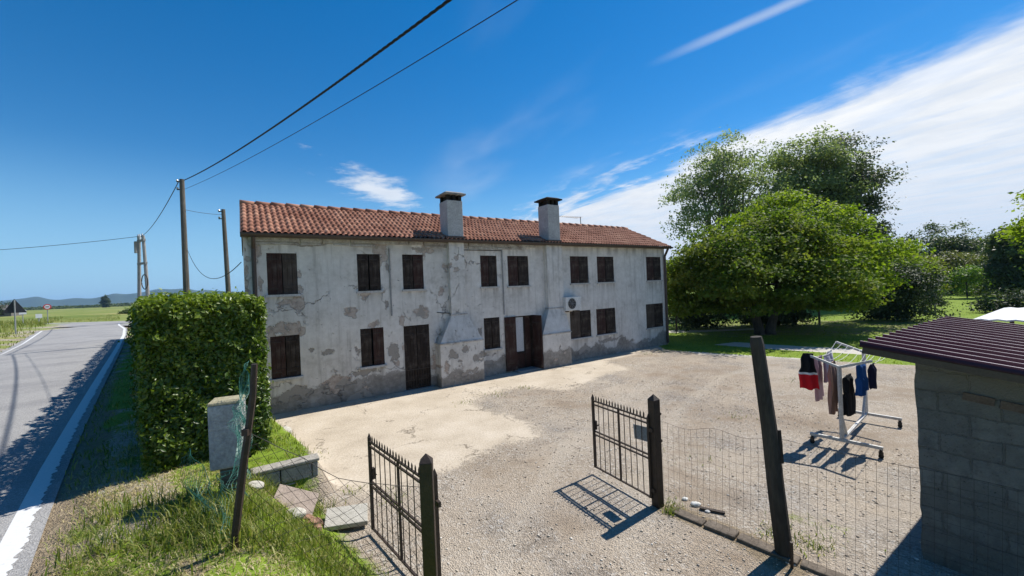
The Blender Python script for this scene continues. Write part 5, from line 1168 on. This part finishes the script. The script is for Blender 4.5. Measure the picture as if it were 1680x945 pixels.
tree('cypress', 'narrow dark cypress standing alone in the fields before the hills', (-402, 400), [(0, 0, 5.5, 2.5, 2.5, 4.8), (0, 0, 9.0, 1.7, 1.7, 3.2)], 170, 44, .9, LF['laurel'], .7, .4, .5, 4)
for x, y, w, h, mt, lb in [(-128, 97, 4.6, 4.8, 'laurel', 'dark far tree at the left edge of the photo'), (-97, 103, 1.6, 1.6, 'wood', 'small round tree right of the lone cypress'), (-94, 104, 1.3, 2.6, 'wood', 'far dark tree just left of the hedge top')]:
    tree('far_tree', lb, (x, y), [(0, 0, h * .6, w, w, h * .42), (w * .5, 0, h * .5, w * .6, w * .6, h * .3)], 110, 40, .35, LF[mt], .45, .4, .2, 5)
def far_house(x, y, w, d, h, rh, rz, wall, roofm, lb):
    o = thing('far_house', lb, 'house', (x, y, gz1(x, y) - .1), rz); m = MB(); m.box((0, 0, h / 2), (w, d, h)); m.build('wall', wall, o)
    m = MB(); m.add([(-w / 2 - .3, -d / 2 - .3, h - .05), (w / 2 + .3, -d / 2 - .3, h - .05), (w / 2 + .3, d / 2 + .3, h - .05), (-w / 2 - .3, d / 2 + .3, h - .05), (-w / 2 - .3, 0, h + rh), (w / 2 + .3, 0, h + rh)], [(0, 1, 5, 4), (2, 3, 4, 5), (0, 4, 3), (1, 2, 5), (3, 2, 1, 0)]); m.build('roof', roofm, o)
    for sx in (-.25, .25):
        m = MB(); m.box((w * sx, -d / 2 - .01, h * .55), (1.0, .06, 1.3)); m.build('window', SH_D, o)
CREAM = varied('cream_house_wall', (.42, .36, .28), (.52, .46, .37), 2, .9)
far_house(-96, 106.5, 3.2, 4, 3.0, .9, .2, CREAM, TILE, 'small cream far house between cypress and hedge')
far_house(-163, 128, 8, 8, 2.2, 1.6, .6, varied('grey_barn_wall', (.13, .12, .11), (.19, .18, .165), 2, .9), varied('grey_barn_roof', (.10, .09, .085), (.15, .14, .13), 2, .9), 'low grey barn at the far left behind the triangular sign')
ob = thing('outbuilding', 'small grey flat roofed outbuilding among the trees on the right', 'outbuilding', (54.0, 52.2, 0), .3)
m = MB(); m.box((0, 0, 1.9), (3.2, 3, 3.9)); m.build('wall', varied('grey_hut_wall', (.24, .24, .22), (.34, .34, .32), 2, .9), ob)
m = MB(); m.box((0, 0, 3.95), (3.8, 3.6, .2)); m.build('roof', SLAB, ob)
m = MB(); m.box((.8, -1.51, 2.6), (.9, .06, 1.2)); m.build('window', GLASS, ob)
# distant tree belt
def belt():
    n = 900; u = rng.random(n); x = -620 + 470 * u; y = 430 + 60 * rng.random(n) + 60 * u
    h = (1.2 + 1.8 * fbm(x * .03, y * 0 + 1) * 2) * .8; cc = np.c_[x, y, rng.random(n) * h + .8]; C = np.repeat(cc, 26, 0) + rng.normal(size=(n * 26, 3)) * np.array([2.2, 1.6, .6]); C[:, 2] = np.abs(C[:, 2]) + .3
    me = leaves_mesh('distant_treeline', C, rng.normal(size=C.shape) + np.array([0, 0, .6]), np.full(len(C), 1.5), np.repeat(rng.random(n), 26), LF['wood'], .8)
    tag(link('distant_treeline', me), 'low dark line of distant trees along the horizon', 'treeline', kind='stuff')
belt()
HT = [(-9500, 160), (-8141, 151), (-7599, 110), (-7236, 131), (-7046, 150), (-6875, 106), (-6732, 92), (-6495, 109), (-6333, 98), (-6234, 92), (-6142, 103), (-5896, 147), (-5734, 127), (-5516, 140), (-5252, 178), (-5017, 164), (-4827, 174), (-4666, 132), (-4556, 145), (-4430, 130), (-4341, 119), (-4016, 100), (-3709, 92), (-3077, 70), (-2000, 60), (0, 50), (3000, 45)]
def hills():
    ax = np.array(HT, float); t = np.linspace(0, 1, 500); u = ax[0, 0] + (ax[-1, 0] - ax[0, 0]) * t; crest = np.interp(u, ax[:, 0], ax[:, 1]) * .60; crest = np.convolve(np.pad(crest, 2, 'edge'), np.ones(5) / 5, 'valid'); x = u * .5; y = np.full(500, 3000.)
    rows = []
    prof = [(-.16, -.03), (-.10, .12), (-.06, .4), (-.03, .75), (0, 1.0), (.03, .8), (.10, .0)]
    for dy, k in prof:
        s_ = 1 + dy; nz = 6 * (fbm(x * .012 + dy * 9, np.full(500, dy * 30.)) - .5) * (k > 0) * (k < 1)
        rows.append(np.c_[x * s_, y * s_, CAM_Z * 0 + 1.0 * 0 + crest * k * s_ + nz + (CAM_Z - 3.0)])
    V = np.concatenate(rows); i = np.arange(499); F = np.concatenate([np.stack([r * 500 + i, r * 500 + i + 1, (r + 1) * 500 + i + 1, (r + 1) * 500 + i], 1) for r in range(len(prof) - 1)])
    tag(link('hills', np_mesh('hills', V, F, None, None, varied('wooded_hillside', (.025, .045, .018), (.05, .07, .03), .01, .95), True)), kind='structure')
hills()
# air
m = MB(); m.box((0, 0, 65), (12400, 12400, 134)); hz = m.build('haze', None)
g = G('haze_air'); pv = g.n('VolumePrincipled', {'Color': (.40, .67, 1.0), 'Density': .00012, 'Anisotropy': .1}); g.t.links.new(pv.outputs[0], g.out.inputs['Volume']); hz.data.materials.clear(); hz.data.materials.append(g.m); tag(hz, 'thin blue air haze over the plain', 'haze', kind='stuff')

# ------------------------------------------------------------------ sun, sky, camera
SUN_AZ, SUN_EL = R(36.5), R(54)
sd = Vector((math.cos(SUN_AZ) * math.cos(SUN_EL), math.sin(SUN_AZ) * math.cos(SUN_EL), math.sin(SUN_EL)))
sun = bpy.data.lights.new('sun', 'SUN'); sun.energy = 5.0; sun.angle = R(.5); sun.color = (1, .955, .88)
so = bpy.data.objects.new('sun', sun); col.objects.link(so); so.rotation_euler = (-sd).to_track_quat('-Z', 'Y').to_euler(); so.location = (20, 15, 40)
w = bpy.data.worlds.new('World'); sc.world = w; w.use_nodes = True; w.node_tree.nodes.clear()
g = G('', w.node_tree)
sky = g.n('TexSky', sky_type='NISHITA', sun_disc=False, sun_elevation=SUN_EL, sun_rotation=math.pi / 2 - SUN_AZ, altitude=50, air_density=1.0, dust_density=.05, ozone_density=3.0)
gen = g.n('TexCoord').outputs['Generated']; xyz = g.n('SeparateXYZ', {0: gen}); X_, Y_, Z_ = xyz.outputs
skyc = g.n('HueSaturation', {'Hue': .5, 'Saturation': 1.42, 'Value': 1.0, 'Color': sky.outputs[0]}).outputs[0]
skyc = g.mix(g.math('MULTIPLY', g.sstep(Z_, .30, .0), .85), skyc, (2.2, 4.5, 6.9))
zc = g.math('MAXIMUM', Z_, .015); U = g.math('DIVIDE', X_, zc); Vv = g.math('DIVIDE', Y_, zc)
pl = g.n('CombineXYZ', {0: U, 1: Vv, 2: 0.0}).outputs[0]
# cloud sheet: straight edge in the cloud plane, ragged by noise
along = (-.385, .923); e1 = g.math('ADD', g.math('MULTIPLY', U, .923), g.math('MULTIPLY', Vv, .385)); e2 = g.math('ADD', g.math('MULTIPLY', U, -.385), g.math('MULTIPLY', Vv, .923))
st = g.n('CombineXYZ', {0: g.math('MULTIPLY', e1, 1.6), 1: g.math('MULTIPLY', e2, .55), 2: 3.0}).outputs[0]
nA = g.noise(st, 1.0, 7, .6, .5); nB = g.noise(pl, 1.6, 7, .62, .3); nC = g.noise(st, 2.6, 6, .6)
u0 = g.math('SUBTRACT', e1, 2.53)
wid = g.math('ADD', g.math('MULTIPLY', g.math('SUBTRACT', nA, .5), g.math('MULTIPLY', Vv, .46)), g.math('MULTIPLY', g.math('SUBTRACT', nB, .5), .55))
sheet = g.sstep(g.math('ADD', u0, wid), -.10, .36)
sheet = g.math('MULTIPLY', sheet, g.math('ADD', .80, g.math('MULTIPLY', g.sstep(nC, .30, .60), .2)))
wisps = g.math('MULTIPLY', g.sstep(Vv, 2.2, 3.4), g.math('MULTIPLY', g.sstep(u0, -.8, .2), g.sstep(g.math('ADD', g.math('MULTIPLY', nC, .6), g.math('MULTIPLY', nB, .4)), .49, .66)))
# small puff left of the first chimney
pu = g.n('VectorMath', {0: pl, 1: (-1.25, 4.0, 0)}, operation='SUBTRACT').outputs[0]; pd2 = g.n('VectorMath', {0: g.n('Mapping', {0: pu, 2: (0, 0, -.25), 3: (3.2, 1.05, 1)}).outputs[0]}, operation='LENGTH').outputs['Value']
puff = g.math('MULTIPLY', g.sstep(g.math('ADD', g.math('MULTIPLY', pd2, .75), g.math('MULTIPLY', g.math('SUBTRACT', g.noise(pl, 3.2, 8, .65), .5), -1.9)), .85, .1), .8)
# contrail
cx, cy = g.math('SUBTRACT', U, 1.08), g.math('SUBTRACT', Vv, 1.47)
cu = g.math('ADD', g.math('MULTIPLY', cx, .697), g.math('MULTIPLY', cy, .717)); ca_ = g.math('ADD', g.math('MULTIPLY', cx, -.717), g.math('MULTIPLY', cy, .697))
trail = g.math('MULTIPLY', g.sstep(g.math('ADD', g.math('ABSOLUTE', cu), g.math('MULTIPLY', g.math('SUBTRACT', nC, .5), .05)), .055, .0), g.math('MULTIPLY', g.sstep(ca_, .62, .15), .34))
# faint veil patches
veil = g.math('MULTIPLY', g.sstep(g.noise(st, .55, 5, .5), .46, .74), .30); veil = g.math('MULTIPLY', veil, g.sstep(U, -1.0, .1))
cl = g.math('MAXIMUM', g.math('MAXIMUM', sheet, wisps), g.math('MAXIMUM', g.math('MAXIMUM', puff, trail), veil))
cl = g.math('MULTIPLY', cl, g.sstep(Z_, .0, .05))
cc_ = g.mix(g.sstep(nB, .35, .65), (6.6, 6.9, 7.3), (7.9, 8.0, 8.1)); cc_ = g.mix(g.sstep(Z_, .34, .0), cc_, (5.6, 6.2, 7.2))
fin = g.mix(cl, skyc, cc_)
bg = g.n('Background', {0: fin, 1: .092}); wo = g.n('OutputWorld'); g.t.links.new(bg.outputs[0], wo.inputs[0])
cam = bpy.data.cameras.new('camera'); cam.sensor_width = 36; cam.lens = 663.4 / 1680 * 36; cam.clip_start = .05; cam.clip_end = 20000
co = bpy.data.objects.new('camera', cam); col.objects.link(co); ro = .042
M = Matrix(((math.cos(ro), math.sin(ro) * 0 + math.sin(ro), 0), (0, 0, -1), (-math.sin(ro), math.cos(ro), 0))).to_4x4()
M = Matrix(((math.cos(ro), -math.sin(ro) * -1, 0, 0), (0, 0, -1, 0), (-math.sin(ro), math.cos(ro), 0, CAM_Z), (0, 0, 0, 1)))
co.matrix_world = M; sc.camera = co
sc.view_settings.view_transform = 'Standard'; sc.view_settings.look = 'None'; sc.view_settings.gamma = 1; sc.view_settings.exposure = .46
try: sc.view_settings.use_curve_mapping = False
except Exception: pass
sc.cycles.use_denoising = True; sc.cycles.max_bounces = 6; sc.cycles.transparent_max_bounces = 8; sc.cycles.volume_bounces = 0
